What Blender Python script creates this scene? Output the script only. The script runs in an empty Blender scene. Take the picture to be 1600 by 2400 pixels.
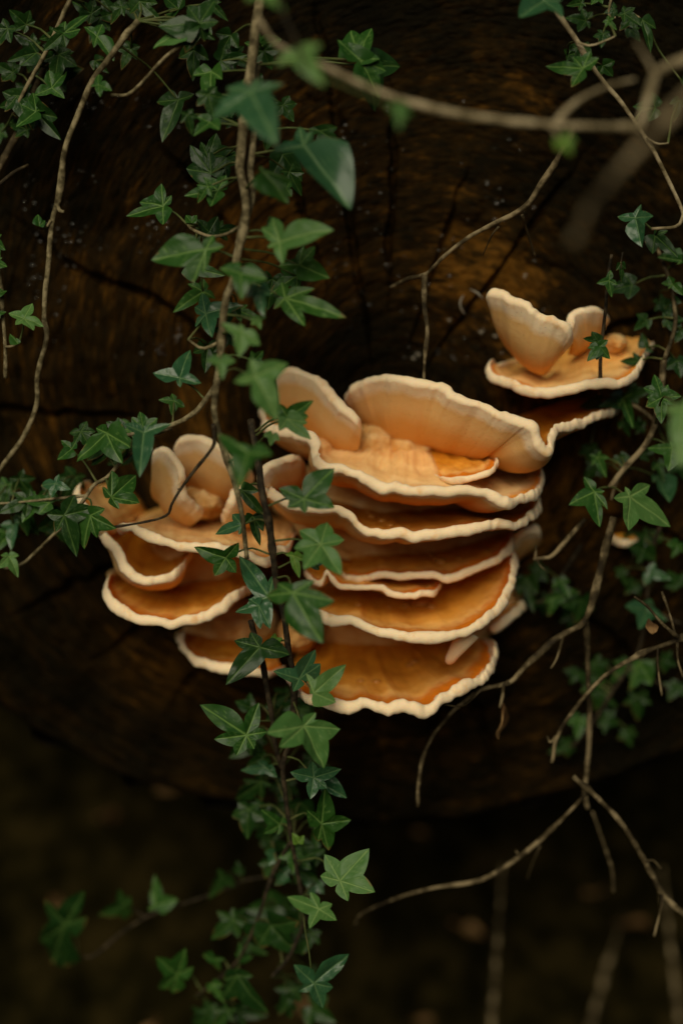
import bpy, math, random
import numpy as np
from mathutils import Vector

# ------------------------------------------------------------------ camera, sky, sun, exposure
scene = bpy.context.scene
C = scene.collection
D = 1.35                      # camera to the cut face of the log, metres
F = 3375.0                    # focal length in photograph pixels (1600 wide)
cam_d = bpy.data.cameras.new('camera')
cam = bpy.data.objects.new('camera', cam_d); C.objects.link(cam)
cam.location = (0, -D, 0); cam.rotation_euler = (math.radians(90), 0, 0)
cam_d.sensor_fit = 'HORIZONTAL'; cam_d.sensor_width = 24.0; cam_d.lens = 24.0 * F / 1600
cam_d.clip_start = 0.02; cam_d.clip_end = 200
cam_d.dof.use_dof = True; cam_d.dof.focus_distance = D - 0.175; cam_d.dof.aperture_fstop = 1.2
scene.camera = cam

SUN_EL, SUN_AZ = math.radians(25), math.radians(-12)      # azimuth measured from the camera side, minus = left
sdir = Vector((math.sin(SUN_AZ) * math.cos(SUN_EL), -math.cos(SUN_AZ) * math.cos(SUN_EL), math.sin(SUN_EL)))
world = bpy.data.worlds.new('World'); scene.world = world; world.use_nodes = True
wn = world.node_tree.nodes; wl = world.node_tree.links
sky = wn.new('ShaderNodeTexSky'); sky.sky_type = 'NISHITA'; sky.sun_disc = False
sky.sun_elevation = SUN_EL; sky.sun_rotation = math.atan2(sdir.x, sdir.y)
sky.air_density = 1.0; sky.dust_density = 3.0
wl.new(sky.outputs[0], wn['Background'].inputs[0]); wn['Background'].inputs[1].default_value = 0.05
sun_d = bpy.data.lights.new('sun', 'SUN'); sun_d.energy = 4.5; sun_d.angle = math.radians(40); sun_d.color = (1.0, 0.93, 0.70)
sun = bpy.data.objects.new('sun', sun_d); C.objects.link(sun)
sun.rotation_euler = (-sdir).to_track_quat('-Z', 'Y').to_euler(); sun.location = (-1, -2, 3)
scene.view_settings.view_transform = 'Standard'; scene.view_settings.look = 'None'
scene.view_settings.exposure = -0.72; scene.view_settings.gamma = 1.0
scene.cycles.use_denoising = True
scene.cycles.max_bounces = 6

# ------------------------------------------------------------------ helpers
rng = random.Random(7)
K = D / F                                     # metres per photograph pixel on the log face

TILT = 0.22                   # the log's cut end leans a little towards the camera
def P(x, y, d):
    d = d + TILT * (1200 - y) * K
    s = (D - d) / F
    return np.array([(x - 800) * s, -d, (1200 - y) * s])
def px(d): return (D - d) / F
REG = [None, (0, 0), (800, 0), (0, 600), (800, 600), (0, 1200), (800, 1200), (0, 1800), (800, 1800)]
def Z(r, cx, cy):
    return (REG[r][0] + cx / 1.96, REG[r][1] + cy / 1.96)

def _h(ix, iy, iz):
    n = (ix * 374761393 + iy * 668265263 + iz * 2147483647 * 3 + 1442695) & 0xFFFFFFFF
    n = ((n ^ (n >> 13)) * 1274126177) & 0xFFFFFFFF
    return ((n ^ (n >> 16)) & 0xFFFF) / 32767.5 - 1.0
def noise(x, y=0.0, z=0.0):
    x, y, z = np.broadcast_arrays(np.asarray(x, float), np.asarray(y, float), np.asarray(z, float))
    ix, iy, iz = (np.floor(a).astype(np.int64) for a in (x, y, z))
    fx, fy, fz = x - ix, y - iy, z - iz
    fx, fy, fz = (f * f * (3 - 2 * f) for f in (fx, fy, fz))
    r = 0
    for a in (0, 1):
        for b in (0, 1):
            for c in (0, 1):
                w = (fx if a else 1 - fx) * (fy if b else 1 - fy) * (fz if c else 1 - fz)
                r = r + w * _h(ix + a, iy + b, iz + c)
    return r
def fbm(x, y=0.0, z=0.0, o=4):
    r, a, f = 0, 1.0, 1.0
    for i in range(o):
        r = r + a * noise(np.asarray(x) * f + 17.3 * i, np.asarray(y) * f, np.asarray(z) * f); a *= .5; f *= 2.03
    return r

def spline(pts, n):
    """Catmull-Rom through pts, n samples evenly by chord length"""
    p = np.array(pts, float)
    if len(p) == 2:
        p = np.array([p[0], (p[0] + p[1]) / 2, p[1]])
    q = np.vstack([2 * p[0] - p[1], p, 2 * p[-1] - p[-2]])
    out = []
    for i in range(1, len(q) - 2):
        t = np.linspace(0, 1, 24, endpoint=False)[:, None]
        a, b, c, e = q[i - 1], q[i], q[i + 1], q[i + 2]
        out.append(.5 * ((2 * b) + (-a + c) * t + (2 * a - 5 * b + 4 * c - e) * t * t + (-a + 3 * b - 3 * c + e) * t ** 3))
    out.append(q[-2][None]); o = np.vstack(out)
    s = np.r_[0, np.cumsum(np.linalg.norm(np.diff(o[:, :3], axis=0), axis=1))]
    u = np.linspace(0, s[-1], n)
    return np.stack([np.interp(u, s, o[:, k]) for k in range(o.shape[1])], 1)
def nrm(a): return a / np.maximum(np.linalg.norm(a, axis=-1, keepdims=True), 1e-9)
def smooth1(a, k):
    if k < 1: return a
    w = np.exp(-.5 * (np.arange(-3 * k, 3 * k + 1) / k) ** 2); w /= w.sum()
    p = np.pad(a, ((3 * k, 3 * k), (0, 0)), mode='edge')
    return np.stack([np.convolve(p[:, i], w, 'valid') for i in range(a.shape[1])], 1)

def mesh(name, v, f, mat, smooth=True, attrs=None):
    me = bpy.data.meshes.new(name)
    me.from_pydata(np.asarray(v).tolist(), [], f if isinstance(f, list) else f.tolist())
    if smooth: me.polygons.foreach_set('use_smooth', [True] * len(me.polygons))
    for k, a in (attrs or {}).items():
        a = np.asarray(a, np.float32)
        if a.ndim == 1:
            at = me.attributes.new(k, 'FLOAT', 'POINT'); at.data.foreach_set('value', a)
        else:
            at = me.attributes.new(k, 'FLOAT_VECTOR', 'POINT'); at.data.foreach_set('vector', a.ravel())
    me.materials.append(mat); me.update()
    return me
def link(name, data, parent=None, loc=(0, 0, 0)):
    o = bpy.data.objects.new(name, data); C.objects.link(o)
    o.location = loc
    if parent: o.parent = parent
    return o
def wloc(o):
    l = Vector((0, 0, 0))
    while o is not None:
        l += o.location; o = o.parent
    return np.array(l)
def put(name, v, f, mat, parent=None, origin=None, **kw):
    """mesh given in world coordinates, stored about its own origin under parent"""
    v = np.asarray(v, float)
    org = v.mean(0) if origin is None else np.asarray(origin, float)
    base = wloc(parent) if parent else np.zeros(3)
    return link(name, mesh(name, v - org, f, mat, **kw), parent, tuple(org - base))
def tag(o, label, cat, group=None):
    o['label'] = label; o['category'] = cat
    if group: o['group'] = group
    return o
def thing(name, label, cat, loc, group=None):
    o = link(name, None, None, tuple(loc)); o.empty_display_size = .02
    return tag(o, label, cat, group)
def struct(o): o['kind'] = 'structure'; return o
def grid_faces(n, m, close=False):
    i = np.arange(n - 1)[:, None]; j = np.arange(m if close else m - 1)[None, :]
    a = i * m + j; b = i * m + (j + 1) % m; c = (i + 1) * m + (j + 1) % m; e = (i + 1) * m + j
    return np.stack([a, b, c, e], -1).reshape(-1, 4)

def tube_geo(pts, radii, seg=9, knob=0.12, seed=0, step=0.004):
    pts = np.asarray(pts, float)
    L = np.linalg.norm(np.diff(pts, axis=0), axis=1).sum()
    n = max(6, int(L / step))
    rr = np.asarray(radii, float)
    if rr.ndim == 0 or len(rr) != len(pts):
        rr = np.interp(np.linspace(0, 1, len(pts)), np.linspace(0, 1, len(np.atleast_1d(rr))), np.atleast_1d(rr))
    s = spline(np.c_[pts, rr], n)
    c, r = s[:, :3], np.maximum(s[:, 3], 1e-4)
    arc = np.linspace(0, L, n)
    wob = np.stack([noise(arc / .03, seed + 3 * k) for k in range(3)], 1) * r[:, None] * .35
    c = c + wob
    t = nrm(np.gradient(c, axis=0))
    up = np.array([0.13, 0.9, 0.4]); a = nrm(np.cross(t, up)); b = np.cross(t, a)
    th = np.linspace(0, 2 * np.pi, seg, endpoint=False)
    node = np.exp(-((noise(arc / .05, seed + 41) - .55) / .16) ** 2)
    r2 = r[:, None] * (1 + knob * noise(arc[:, None] / .006, np.cos(th)[None] * 1.5 + seed, np.sin(th)[None] * 1.5) + knob * 2.2 * node[:, None])
    v = c[:, None] + r2[..., None] * (np.cos(th)[None, :, None] * a[:, None] + np.sin(th)[None, :, None] * b[:, None])
    v = v.reshape(-1, 3); f = grid_faces(n, seg, True).tolist()
    f.append(list(range(seg))[::-1]); f.append(list(range((n - 1) * seg, n * seg)))
    return v, f, c

# ------------------------------------------------------------------ materials
def new_mat(name):
    m = bpy.data.materials.new(name); m.use_nodes = True
    nt = m.node_tree; return m, nt, nt.nodes['Principled BSDF']
def N(nt, t, **kw):
    n = nt.nodes.new(t)
    for k, v in kw.items():
        if k == 'ins':
            for a, b in v.items(): n.inputs[a].default_value = b
        else: setattr(n, k, v)
    return n
def ramp(nt, stops, fac=None, interp='LINEAR'):
    n = nt.nodes.new('ShaderNodeValToRGB'); e = n.color_ramp.elements; n.color_ramp.interpolation = interp
    while len(e) < len(stops): e.new(.5)
    for el, (p, c) in zip(e, stops):
        el.position = p; el.color = (*c, 1) if len(c) == 3 else c
    if fac is not None: nt.links.new(fac, n.inputs[0])
    return n
def math_n(nt, op, a, b=None, c=None):
    n = nt.nodes.new('ShaderNodeMath'); n.operation = op
    for i, q in enumerate((a, b, c)):
        if q is None: continue
        if isinstance(q, (int, float)): n.inputs[i].default_value = q
        else: nt.links.new(q, n.inputs[i])
    return n.outputs[0]
def mix_c(nt, fac, a, b):
    n = nt.nodes.new('ShaderNodeMix'); n.data_type = 'RGBA'
    for s, q in ((0, fac), (6, a), (7, b)):
        if isinstance(q, (int, float)): n.inputs[s].default_value = q
        elif isinstance(q, tuple): n.inputs[s].default_value = (*q, 1)
        else: nt.links.new(q, n.inputs[s])
    return n.outputs[2]
def bump(nt, bsdf, height, strength, dist):
    b = N(nt, 'ShaderNodeBump'); b.inputs['Strength'].default_value = strength; b.inputs['Distance'].default_value = dist
    nt.links.new(height, b.inputs['Height']); nt.links.new(b.outputs[0], bsdf.inputs['Normal'])
def noise_n(nt, vec, scale, detail=4, rough=.55, dist=0.0):
    n = N(nt, 'ShaderNodeTexNoise'); n.inputs['Scale'].default_value = scale; n.inputs['Detail'].default_value = detail
    n.inputs['Roughness'].default_value = rough; n.inputs['Distortion'].default_value = dist
    if vec is not None: nt.links.new(vec, n.inputs['Vector'])
    return n.outputs['Fac']

def fungus_material():
    m, nt, b = new_mat('bracket_flesh')
    geo = N(nt, 'ShaderNodeTexCoord').outputs['Object']
    rd = N(nt, 'ShaderNodeAttribute', attribute_name='rd').outputs['Fac']         # pixels inward from the rim; minus on the underside
    arc = N(nt, 'ShaderNodeAttribute', attribute_name='along').outputs['Vector']
    tone = N(nt, 'ShaderNodeAttribute', attribute_name='tone', attribute_type='OBJECT').outputs['Fac']
    n1 = noise_n(nt, geo, 70, 3); n2 = noise_n(nt, geo, 240, 3); n3 = noise_n(nt, geo, 38, 4, .6, .4)
    mp = N(nt, 'ShaderNodeMapping'); nt.links.new(arc, mp.inputs[0]); mp.inputs['Scale'].default_value = (1, .12, 1)
    streak = noise_n(nt, mp.outputs[0], 70, 3, .6)
    e = math_n(nt, 'ADD', rd, math_n(nt, 'MULTIPLY_ADD', n1, 26, -13))
    e = math_n(nt, 'ADD', e, math_n(nt, 'MULTIPLY_ADD', n2, 8, -4))
    cream = (.81, .66, .46); cream2 = (.77, .57, .35)
    # top face: cream rim, vivid orange line, pale zone, tan to brown centre
    tx = math_n(nt, 'DIVIDE', e, 150.0)
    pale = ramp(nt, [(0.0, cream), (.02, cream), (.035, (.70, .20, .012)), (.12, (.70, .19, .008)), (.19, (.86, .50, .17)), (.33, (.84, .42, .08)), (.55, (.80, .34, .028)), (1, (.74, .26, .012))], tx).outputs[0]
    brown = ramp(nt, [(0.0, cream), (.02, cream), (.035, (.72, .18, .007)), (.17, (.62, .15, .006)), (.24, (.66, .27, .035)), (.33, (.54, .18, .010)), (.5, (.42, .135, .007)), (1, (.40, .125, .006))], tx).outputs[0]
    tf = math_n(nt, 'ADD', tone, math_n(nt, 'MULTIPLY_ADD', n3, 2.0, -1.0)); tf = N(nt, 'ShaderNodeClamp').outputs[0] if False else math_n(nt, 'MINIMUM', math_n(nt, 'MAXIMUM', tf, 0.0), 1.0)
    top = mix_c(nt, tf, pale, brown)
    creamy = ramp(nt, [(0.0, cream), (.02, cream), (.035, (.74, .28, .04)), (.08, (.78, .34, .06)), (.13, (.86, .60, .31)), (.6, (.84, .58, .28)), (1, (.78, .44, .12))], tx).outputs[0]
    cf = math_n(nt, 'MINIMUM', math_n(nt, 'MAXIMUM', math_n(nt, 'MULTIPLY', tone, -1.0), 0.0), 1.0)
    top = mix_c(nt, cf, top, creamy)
    # underside: cream rim, darker line under it, peach tan
    ux = math_n(nt, 'DIVIDE', math_n(nt, 'MULTIPLY', e, -1), 120.0)
    und = ramp(nt, [(0.0, cream), (.05, cream), (.22, (.68, .41, .16)), (.5, (.71, .44, .18)), (1, (.64, .32, .085))], ux).outputs[0]
    und2 = mix_c(nt, math_n(nt, 'MULTIPLY', streak, .28), und, (.60, .31, .10))
    side = math_n(nt, 'GREATER_THAN', rd, 0.0)
    band = math_n(nt, 'SINE', math_n(nt, 'MULTIPLY', math_n(nt, 'ADD', e, math_n(nt, 'MULTIPLY', n3, 30)), .22))
    top = mix_c(nt, math_n(nt, 'MULTIPLY_ADD', band, .14, .14), top, (.50, .17, .02))
    col = mix_c(nt, side, und2, top)
    spot = noise_n(nt, geo, 620, 2, .5)
    sm = math_n(nt, 'MULTIPLY', math_n(nt, 'GREATER_THAN', spot, .69), math_n(nt, 'GREATER_THAN', n1, .5))
    col = mix_c(nt, math_n(nt, 'MULTIPLY', sm, .55), col, (.16, .06, .015))
    rimc = mix_c(nt, n3, cream, cream2)
    rimc = mix_c(nt, math_n(nt, 'MULTIPLY', ramp(nt, [(.60, (0, 0, 0)), (.74, (1, 1, 1))], n1).outputs[0], .55), rimc, (.66, .36, .13))
    isr = math_n(nt, 'LESS_THAN', math_n(nt, 'ABSOLUTE', rd), .5)
    col = mix_c(nt, isr, col, rimc)
    nt.links.new(col, b.inputs['Base Color'])
    b.inputs['Roughness'].default_value = .6; b.inputs['Specular IOR Level'].default_value = .06
    b.inputs['Subsurface Weight'].default_value = .3; b.inputs['Subsurface Radius'].default_value = (1, .45, .2); b.inputs['Subsurface Scale'].default_value = .006
    h = math_n(nt, 'ADD', math_n(nt, 'MULTIPLY', n2, .5), math_n(nt, 'MULTIPLY', noise_n(nt, geo, 900, 2), .18))
    bump(nt, b, h, .35, .0025)
    return m

def lumpy_material():
    m, nt, b = new_mat('crumbly_flesh')
    g = N(nt, 'ShaderNodeTexCoord').outputs['Object']
    n1 = noise_n(nt, g, 60, 4); n2 = noise_n(nt, g, 420, 3)
    nt.links.new(ramp(nt, [(.3, (.58, .26, .06)), (.5, (.70, .42, .16)), (.7, (.78, .55, .28))], n1).outputs[0], b.inputs['Base Color'])
    b.inputs['Roughness'].default_value = .6; b.inputs['Specular IOR Level'].default_value = .1; b.inputs['Subsurface Weight'].default_value = .15; b.inputs['Subsurface Radius'].default_value = (1, .4, .15); b.inputs['Subsurface Scale'].default_value = .004
    bump(nt, b, math_n(nt, 'ADD', n2, math_n(nt, 'MULTIPLY', n1, .6)), .7, .003)
    return m

def leaf_material(name, blade, blade2, vein, rough=.33, spec=.2):
    m, nt, b = new_mat(name)
    g = N(nt, 'ShaderNodeTexCoord').outputs['Object']
    info = N(nt, 'ShaderNodeObjectInfo')
    vn = N(nt, 'ShaderNodeAttribute', attribute_name='vein').outputs['Fac']
    n1 = noise_n(nt, g, 55, 3); n2 = noise_n(nt, g, 420, 3)
    f = math_n(nt, 'ADD', math_n(nt, 'MULTIPLY_ADD', n1, 1.3, -.55), math_n(nt, 'MULTIPLY', info.outputs['Random'], .5))
    f = math_n(nt, 'MINIMUM', math_n(nt, 'MAXIMUM', f, 0.0), 1.0)
    col = mix_c(nt, f, blade, blade2)
    col = mix_c(nt, math_n(nt, 'MULTIPLY', vn, .75), col, vein)
    edge = N(nt, 'ShaderNodeAttribute', attribute_name='edge').outputs['Fac']
    brown = math_n(nt, 'MULTIPLY', math_n(nt, 'GREATER_THAN', edge, .93), math_n(nt, 'GREATER_THAN', n1, .62))
    col = mix_c(nt, math_n(nt, 'MULTIPLY', brown, .6), col, (.13, .075, .025))
    nt.links.new(col, b.inputs['Base Color'])
    nt.links.new(math_n(nt, 'MULTIPLY_ADD', n1, .25, rough - .1), b.inputs['Roughness'])
    b.inputs['Specular IOR Level'].default_value = spec
    h = math_n(nt, 'ADD', math_n(nt, 'MULTIPLY', n2, .35), math_n(nt, 'MULTIPLY', vn, -.5))
    bump(nt, b, h, .45, .0012)
    tr = N(nt, 'ShaderNodeBsdfTranslucent'); nt.links.new(col, tr.inputs[0])
    mx = N(nt, 'ShaderNodeMixShader'); mx.inputs[0].default_value = .16
    out = nt.nodes['Material Output']
    nt.links.new(b.outputs[0], mx.inputs[1]); nt.links.new(tr.outputs[0], mx.inputs[2]); nt.links.new(mx.outputs[0], out.inputs[0])
    return m

def bark_material(name, c1, c2, c3, scale=120, rough=.75):
    m, nt, b = new_mat(name)
    g = N(nt, 'ShaderNodeTexCoord').outputs['Object']
    n1 = noise_n(nt, g, scale, 5, .6); n2 = noise_n(nt, g, scale * 6, 3); n3 = noise_n(nt, g, scale * .25, 3)
    f = math_n(nt, 'ADD', math_n(nt, 'MULTIPLY', n1, .65), math_n(nt, 'MULTIPLY', n3, .35))
    nt.links.new(ramp(nt, [(.40, c1), (.5, c2), (.60, c3)], f).outputs[0], b.inputs['Base Color'])
    b.inputs['Roughness'].default_value = rough; b.inputs['Specular IOR Level'].default_value = .12
    bump(nt, b, math_n(nt, 'ADD', n1, math_n(nt, 'MULTIPLY', n2, .4)), .6, .0015)
    return m

def wood_material():
    m, nt, b = new_mat('wet_end_grain')
    pol = N(nt, 'ShaderNodeAttribute', attribute_name='pol').outputs['Vector']     # (radius, arc, 0) in metres
    g = N(nt, 'ShaderNodeTexCoord').outputs['Object']
    mp = N(nt, 'ShaderNodeMapping'); nt.links.new(pol, mp.inputs[0]); mp.inputs['Scale'].default_value = (1, .38, 0)
    ring = noise_n(nt, mp.outputs[0], 260, 4, .65)
    mp2 = N(nt, 'ShaderNodeMapping'); nt.links.new(pol, mp2.inputs[0]); mp2.inputs['Scale'].default_value = (1, .35, 0)
    ring2 = noise_n(nt, mp2.outputs[0], 60, 4, .6)
    big = noise_n(nt, g, 7.5, 3, .5); fine = noise_n(nt, g, 500, 3)
    mp3 = N(nt, 'ShaderNodeMapping'); nt.links.new(pol, mp3.inputs[0]); mp3.inputs['Scale'].default_value = (1, .5, 0)
    chip = N(nt, 'ShaderNodeTexVoronoi'); chip.inputs['Scale'].default_value = 190; chip.inputs['Randomness'].default_value = 1.0; nt.links.new(mp3.outputs[0], chip.inputs['Vector'])
    chipc = N(nt, 'ShaderNodeSeparateColor'); nt.links.new(chip.outputs['Color'], chipc.inputs[0])
    # heartwood: a warmer ring part way out from the pith
    sx = N(nt, 'ShaderNodeSeparateXYZ'); nt.links.new(pol, sx.inputs[0])
    heart = math_n(nt, 'POWER', 2.718, math_n(nt, 'MULTIPLY', math_n(nt, 'POWER', math_n(nt, 'DIVIDE', math_n(nt, 'SUBTRACT', sx.outputs[0], .17), .085), 2.0), -1.0))
    f = math_n(nt, 'ADD', math_n(nt, 'MULTIPLY', ring, .30), math_n(nt, 'MULTIPLY', ring2, .30))
    f = math_n(nt, 'ADD', f, math_n(nt, 'MULTIPLY', big, .50))
    f = math_n(nt, 'ADD', f, math_n(nt, 'MULTIPLY', heart, .19))
    heart2 = math_n(nt, 'POWER', 2.718, math_n(nt, 'MULTIPLY', math_n(nt, 'POWER', math_n(nt, 'DIVIDE', math_n(nt, 'SUBTRACT', sx.outputs[0], .31), .05), 2.0), -1.0))
    f = math_n(nt, 'ADD', f, math_n(nt, 'MULTIPLY', heart2, .07))
    lit_rim = ramp(nt, [(.90, (0, 0, 0)), (.945, (1, 1, 1)), (.98, (1, 1, 1)), (1.0, (0, 0, 0))], sx.outputs[2]).outputs[0]  # brighter outer ring: lit edge of the log put into the wood colour
    f = math_n(nt, 'ADD', f, math_n(nt, 'MULTIPLY', lit_rim, .05))
    f = math_n(nt, 'ADD', f, math_n(nt, 'MULTIPLY', chipc.outputs[0], .10))
    col = ramp(nt, [(.50, (.0030, .0024, .0006)), (.63, (.0052, .0035, .0008)), (.75, (.0175, .0088, .0015)), (.88, (.098, .042, .0056)), (1.0, (.19, .080, .010))], f).outputs[0]
    nt.links.new(col, b.inputs['Base Color'])
    nt.links.new(math_n(nt, 'MULTIPLY_ADD', fine, .35, .42), b.inputs['Roughness']); b.inputs['Specular IOR Level'].default_value = .03
    h = math_n(nt, 'ADD', math_n(nt, 'MULTIPLY', ring, .8), math_n(nt, 'MULTIPLY', fine, .3))
    h = math_n(nt, 'ADD', h, math_n(nt, 'MULTIPLY', chip.outputs['Distance'], .55))
    bump(nt, b, math_n(nt, 'ADD', h, math_n(nt, 'MULTIPLY', ring2, .8)), 1.0, .0045)
    return m

M_FUN = fungus_material(); M_LUMP = lumpy_material()
M_LEAF = {
    'd': leaf_material('ivy_leaf_deep', (.007, .026, .005), (.015, .045, .006), (.06, .11, .025), .34),  # deep green blades; on the lower strand the colour stands in for shade
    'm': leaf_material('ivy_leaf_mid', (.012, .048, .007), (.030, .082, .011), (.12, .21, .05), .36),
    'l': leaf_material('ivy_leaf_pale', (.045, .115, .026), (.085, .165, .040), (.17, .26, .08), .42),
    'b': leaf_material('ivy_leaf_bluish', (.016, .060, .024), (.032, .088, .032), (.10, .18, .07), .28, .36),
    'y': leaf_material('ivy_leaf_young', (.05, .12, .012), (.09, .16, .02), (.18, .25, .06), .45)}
M_STEM = bark_material('vine_bark', (.036, .027, .012), (.10, .080, .040), (.21, .17, .095), 130)
M_STEMD = bark_material('dark_vine_bark', (.010, .008, .005), (.022, .016, .009), (.05, .036, .02), 160)
M_TWIG = bark_material('twig_bark', (.016, .011, .005), (.052, .038, .018), (.19, .145, .08), 75)
M_TWIGP = bark_material('pale_twig_bark', (.08, .062, .03), (.19, .15, .085), (.32, .26, .16), 80)
M_STALK = bark_material('leaf_stalk', (.035, .05, .014), (.06, .075, .022), (.085, .085, .032), 60, .5)
M_WOOD = wood_material()
M_BARK = bark_material('log_bark', (.005, .0036, .0012), (.013, .0085, .0026), (.03, .0175, .005), 40)
M_SOIL = bark_material('dark_soil', (.003, .0026, .0008), (.007, .0056, .0016), (.016, .0115, .0035), 25, .95)
M_SOIL.node_tree.nodes['Principled BSDF'].inputs['Specular IOR Level'].default_value = 0
M_DEAD = bark_material('dead_leaf', (.035, .017, .006), (.10, .052, .02), (.19, .11, .045), 30, .65)
def amber():
    m, nt, b = new_mat('amber_droplet'); b.inputs['Base Color'].default_value = (.42, .17, .03, 1); b.inputs['Roughness'].default_value = .1
    b.inputs['Transmission Weight'].default_value = .1; b.inputs['IOR'].default_value = 1.34
    return m
M_DROP = amber()
def water():
    m, nt, b = new_mat('water_droplet'); b.inputs['Base Color'].default_value = (.9, .9, .9, 1); b.inputs['Roughness'].default_value = .04
    b.inputs['Transmission Weight'].default_value = .9; b.inputs['IOR'].default_value = 1.33
    return m
M_WATER = water()
def silk():
    m, nt, b = new_mat('seed_silk'); b.inputs['Base Color'].default_value = (.26, .23, .18, 1); b.inputs['Roughness'].default_value = .5
    return m
M_SILK = silk()

# ------------------------------------------------------------------ the setting: ground and bank
def ground_z(x, y):
    b = min(max((y - .35) / .6, 0), 1); b = b * b * (3 - 2 * b)
    return (-.80 + b * .75 + min(max((y - .9) / 6, 0), 1) * 2.5 + .05 * float(fbm(x * 2.2, y * 2.2)) + .02 * float(noise(x * 9, y * 9)) - .25 * min(max((-y - .3) / 3, 0), 1))
def build_ground():
    n = 110; xs = np.linspace(-1, 1, n); xs = np.sign(xs) * np.abs(xs) ** 3 * 30
    X, Y = np.meshgrid(xs, xs, indexing='ij')
    Zc = np.vectorize(ground_z)(X, Y)
    v = np.stack([X, Y, Zc], -1).reshape(-1, 3)
    return struct(put('ground', v, grid_faces(n, n)[:, ::-1], M_SOIL, origin=(0, 0, -.5)))
build_ground()

# ------------------------------------------------------------------ the log
PITH = P(890, 1010, 0)
def log_radius(th):
    # th from +x counter-clockwise in the x-z plane; lower edge flatter, top taller
    base = .50 + .16 * np.clip(np.sin(th), 0, 1) - .105 * np.clip(-np.sin(th), 0, 1) ** 1.5
    return base + .014 * noise(np.cos(th) * 2.5 + 9, np.sin(th) * 2.5) + .006 * noise(np.cos(th) * 9, np.sin(th) * 9)
def build_log():
    root = thing('log', 'huge fallen log whose dark wet cut end is split by radial cracks', 'log', (PITH[0], .9, ground_z(PITH[0], .9)))
    na, nr = 1300, 270
    th = np.linspace(-np.pi / 2, 1.5 * np.pi, na, endpoint=False)
    R = log_radius(th); rho = np.linspace(0.002, 1, nr)
    r = rho[:, None] * R[None]; TH = np.broadcast_to(th, r.shape)
    X = r * np.cos(TH); Zz = r * np.sin(TH)
    h = .010 * fbm(X * 7, Zz * 7, 3.1, 3) + .0035 * fbm(X * 40, Zz * 40, 1.7, 3)
    # blocky brown-rot relief: short cracks along the rings
    u = r / .016 + .8 * noise(X * 14, Zz * 14); w = TH * r / .055
    cell = noise(u, w + 5, 2.0)
    ringcrack = np.clip(1 - np.abs(noise(r / .021 + .35 * noise(X * 22, Zz * 22), TH * r / .10, 9.0)) / .09, 0, 1) * (noise(X * 16, Zz * 16, 4.) > -.1)
    h = h - .0045 * ringcrack + .0024 * cell + .0012 * noise(r / .006, TH * r / .012, 6.)
    rc = random.Random(3)
    crk = np.zeros_like(r)
    specs = [(88, .10, .33, .0026), (99, .05, .40, .0034), (110, .12, .30, .0024), (71, .06, .27, .0022), (54, .05, .33, .0022), (128, .10, .36, .0022),
             (151, .14, .42, .0024), (176, .2, .42, .0024), (207, .16, .42, .0030), (219, .18, .38, .0032), (234, .16, .36, .0034),
             (268, .16, .32, .003), (280, .14, .36, .0046), (289, .18, .38, .0040), (318, .2, .42, .004), (340, .2, .4, .003), (24, .12, .42, .0026)]
    for k, (deg, r0, r1, wd) in enumerate(specs):
        a = math.radians(deg if deg < 270 else deg - 360)
        wob = .035 * noise(rho[:, None] * R.mean() / .07, k * 5.3) + .012 * noise(rho[:, None] * .42 / .012, k * 3.1 + 50)
        da = (TH - a - wob + np.pi) % (2 * np.pi) - np.pi
        dist = np.abs(da) * r
        env = np.clip((r - r0) / .05, 0, 1) * np.clip((r1 - r) / .08, 0, 1)
        ww = wd * (.5 + .9 * np.clip(r / .3, 0, 1)) * (1 + .5 * noise(r / .015, k * 7.7)) * env + 1e-6
        crk = np.maximum(crk, np.clip(1.25 - dist / ww, 0, 1) * env)
    h = h - .014 * crk
    h = h - .05 * np.clip((rho[:, None] - .965) / .035, 0, 1) ** 2          # rounded outer edge
    zz = PITH[2] + Zz
    v = np.stack([PITH[0] + X, -h - TILT * zz, zz], -1).reshape(-1, 3)
    pol = np.stack([r, TH * r, np.broadcast_to(rho[:, None], r.shape)], -1).reshape(-1, 3)
    f = grid_faces(nr, na, True)
    put('cut_face', v, f, M_WOOD, root, origin=PITH, attrs={'pol': pol})
    # bark mantle
    nb, ny = 420, 60
    th = np.linspace(-np.pi / 2, 1.5 * np.pi, nb, endpoint=False); R = log_radius(th)
    ys = np.linspace(.03, 2.4, ny)
    rr = R[None] * (1 + .0 * ys[:, None]) + .010 * fbm(th[None] * 9, ys[:, None] * 3, 2., 3) + .012 * np.abs(noise(th[None] * 22, ys[:, None] * 2.2)) - .004
    rr = rr - np.clip((.06 - ys[:, None]) / .03, 0, 1) * .006
    zz = PITH[2] + rr * np.sin(th)[None]
    v = np.stack([PITH[0] + rr * np.cos(th)[None], ys[:, None] - TILT * zz, zz], -1).reshape(-1, 3)
    put('bark', v, grid_faces(ny, nb, True), M_BARK, root, origin=PITH)
    return root
build_log()

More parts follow.
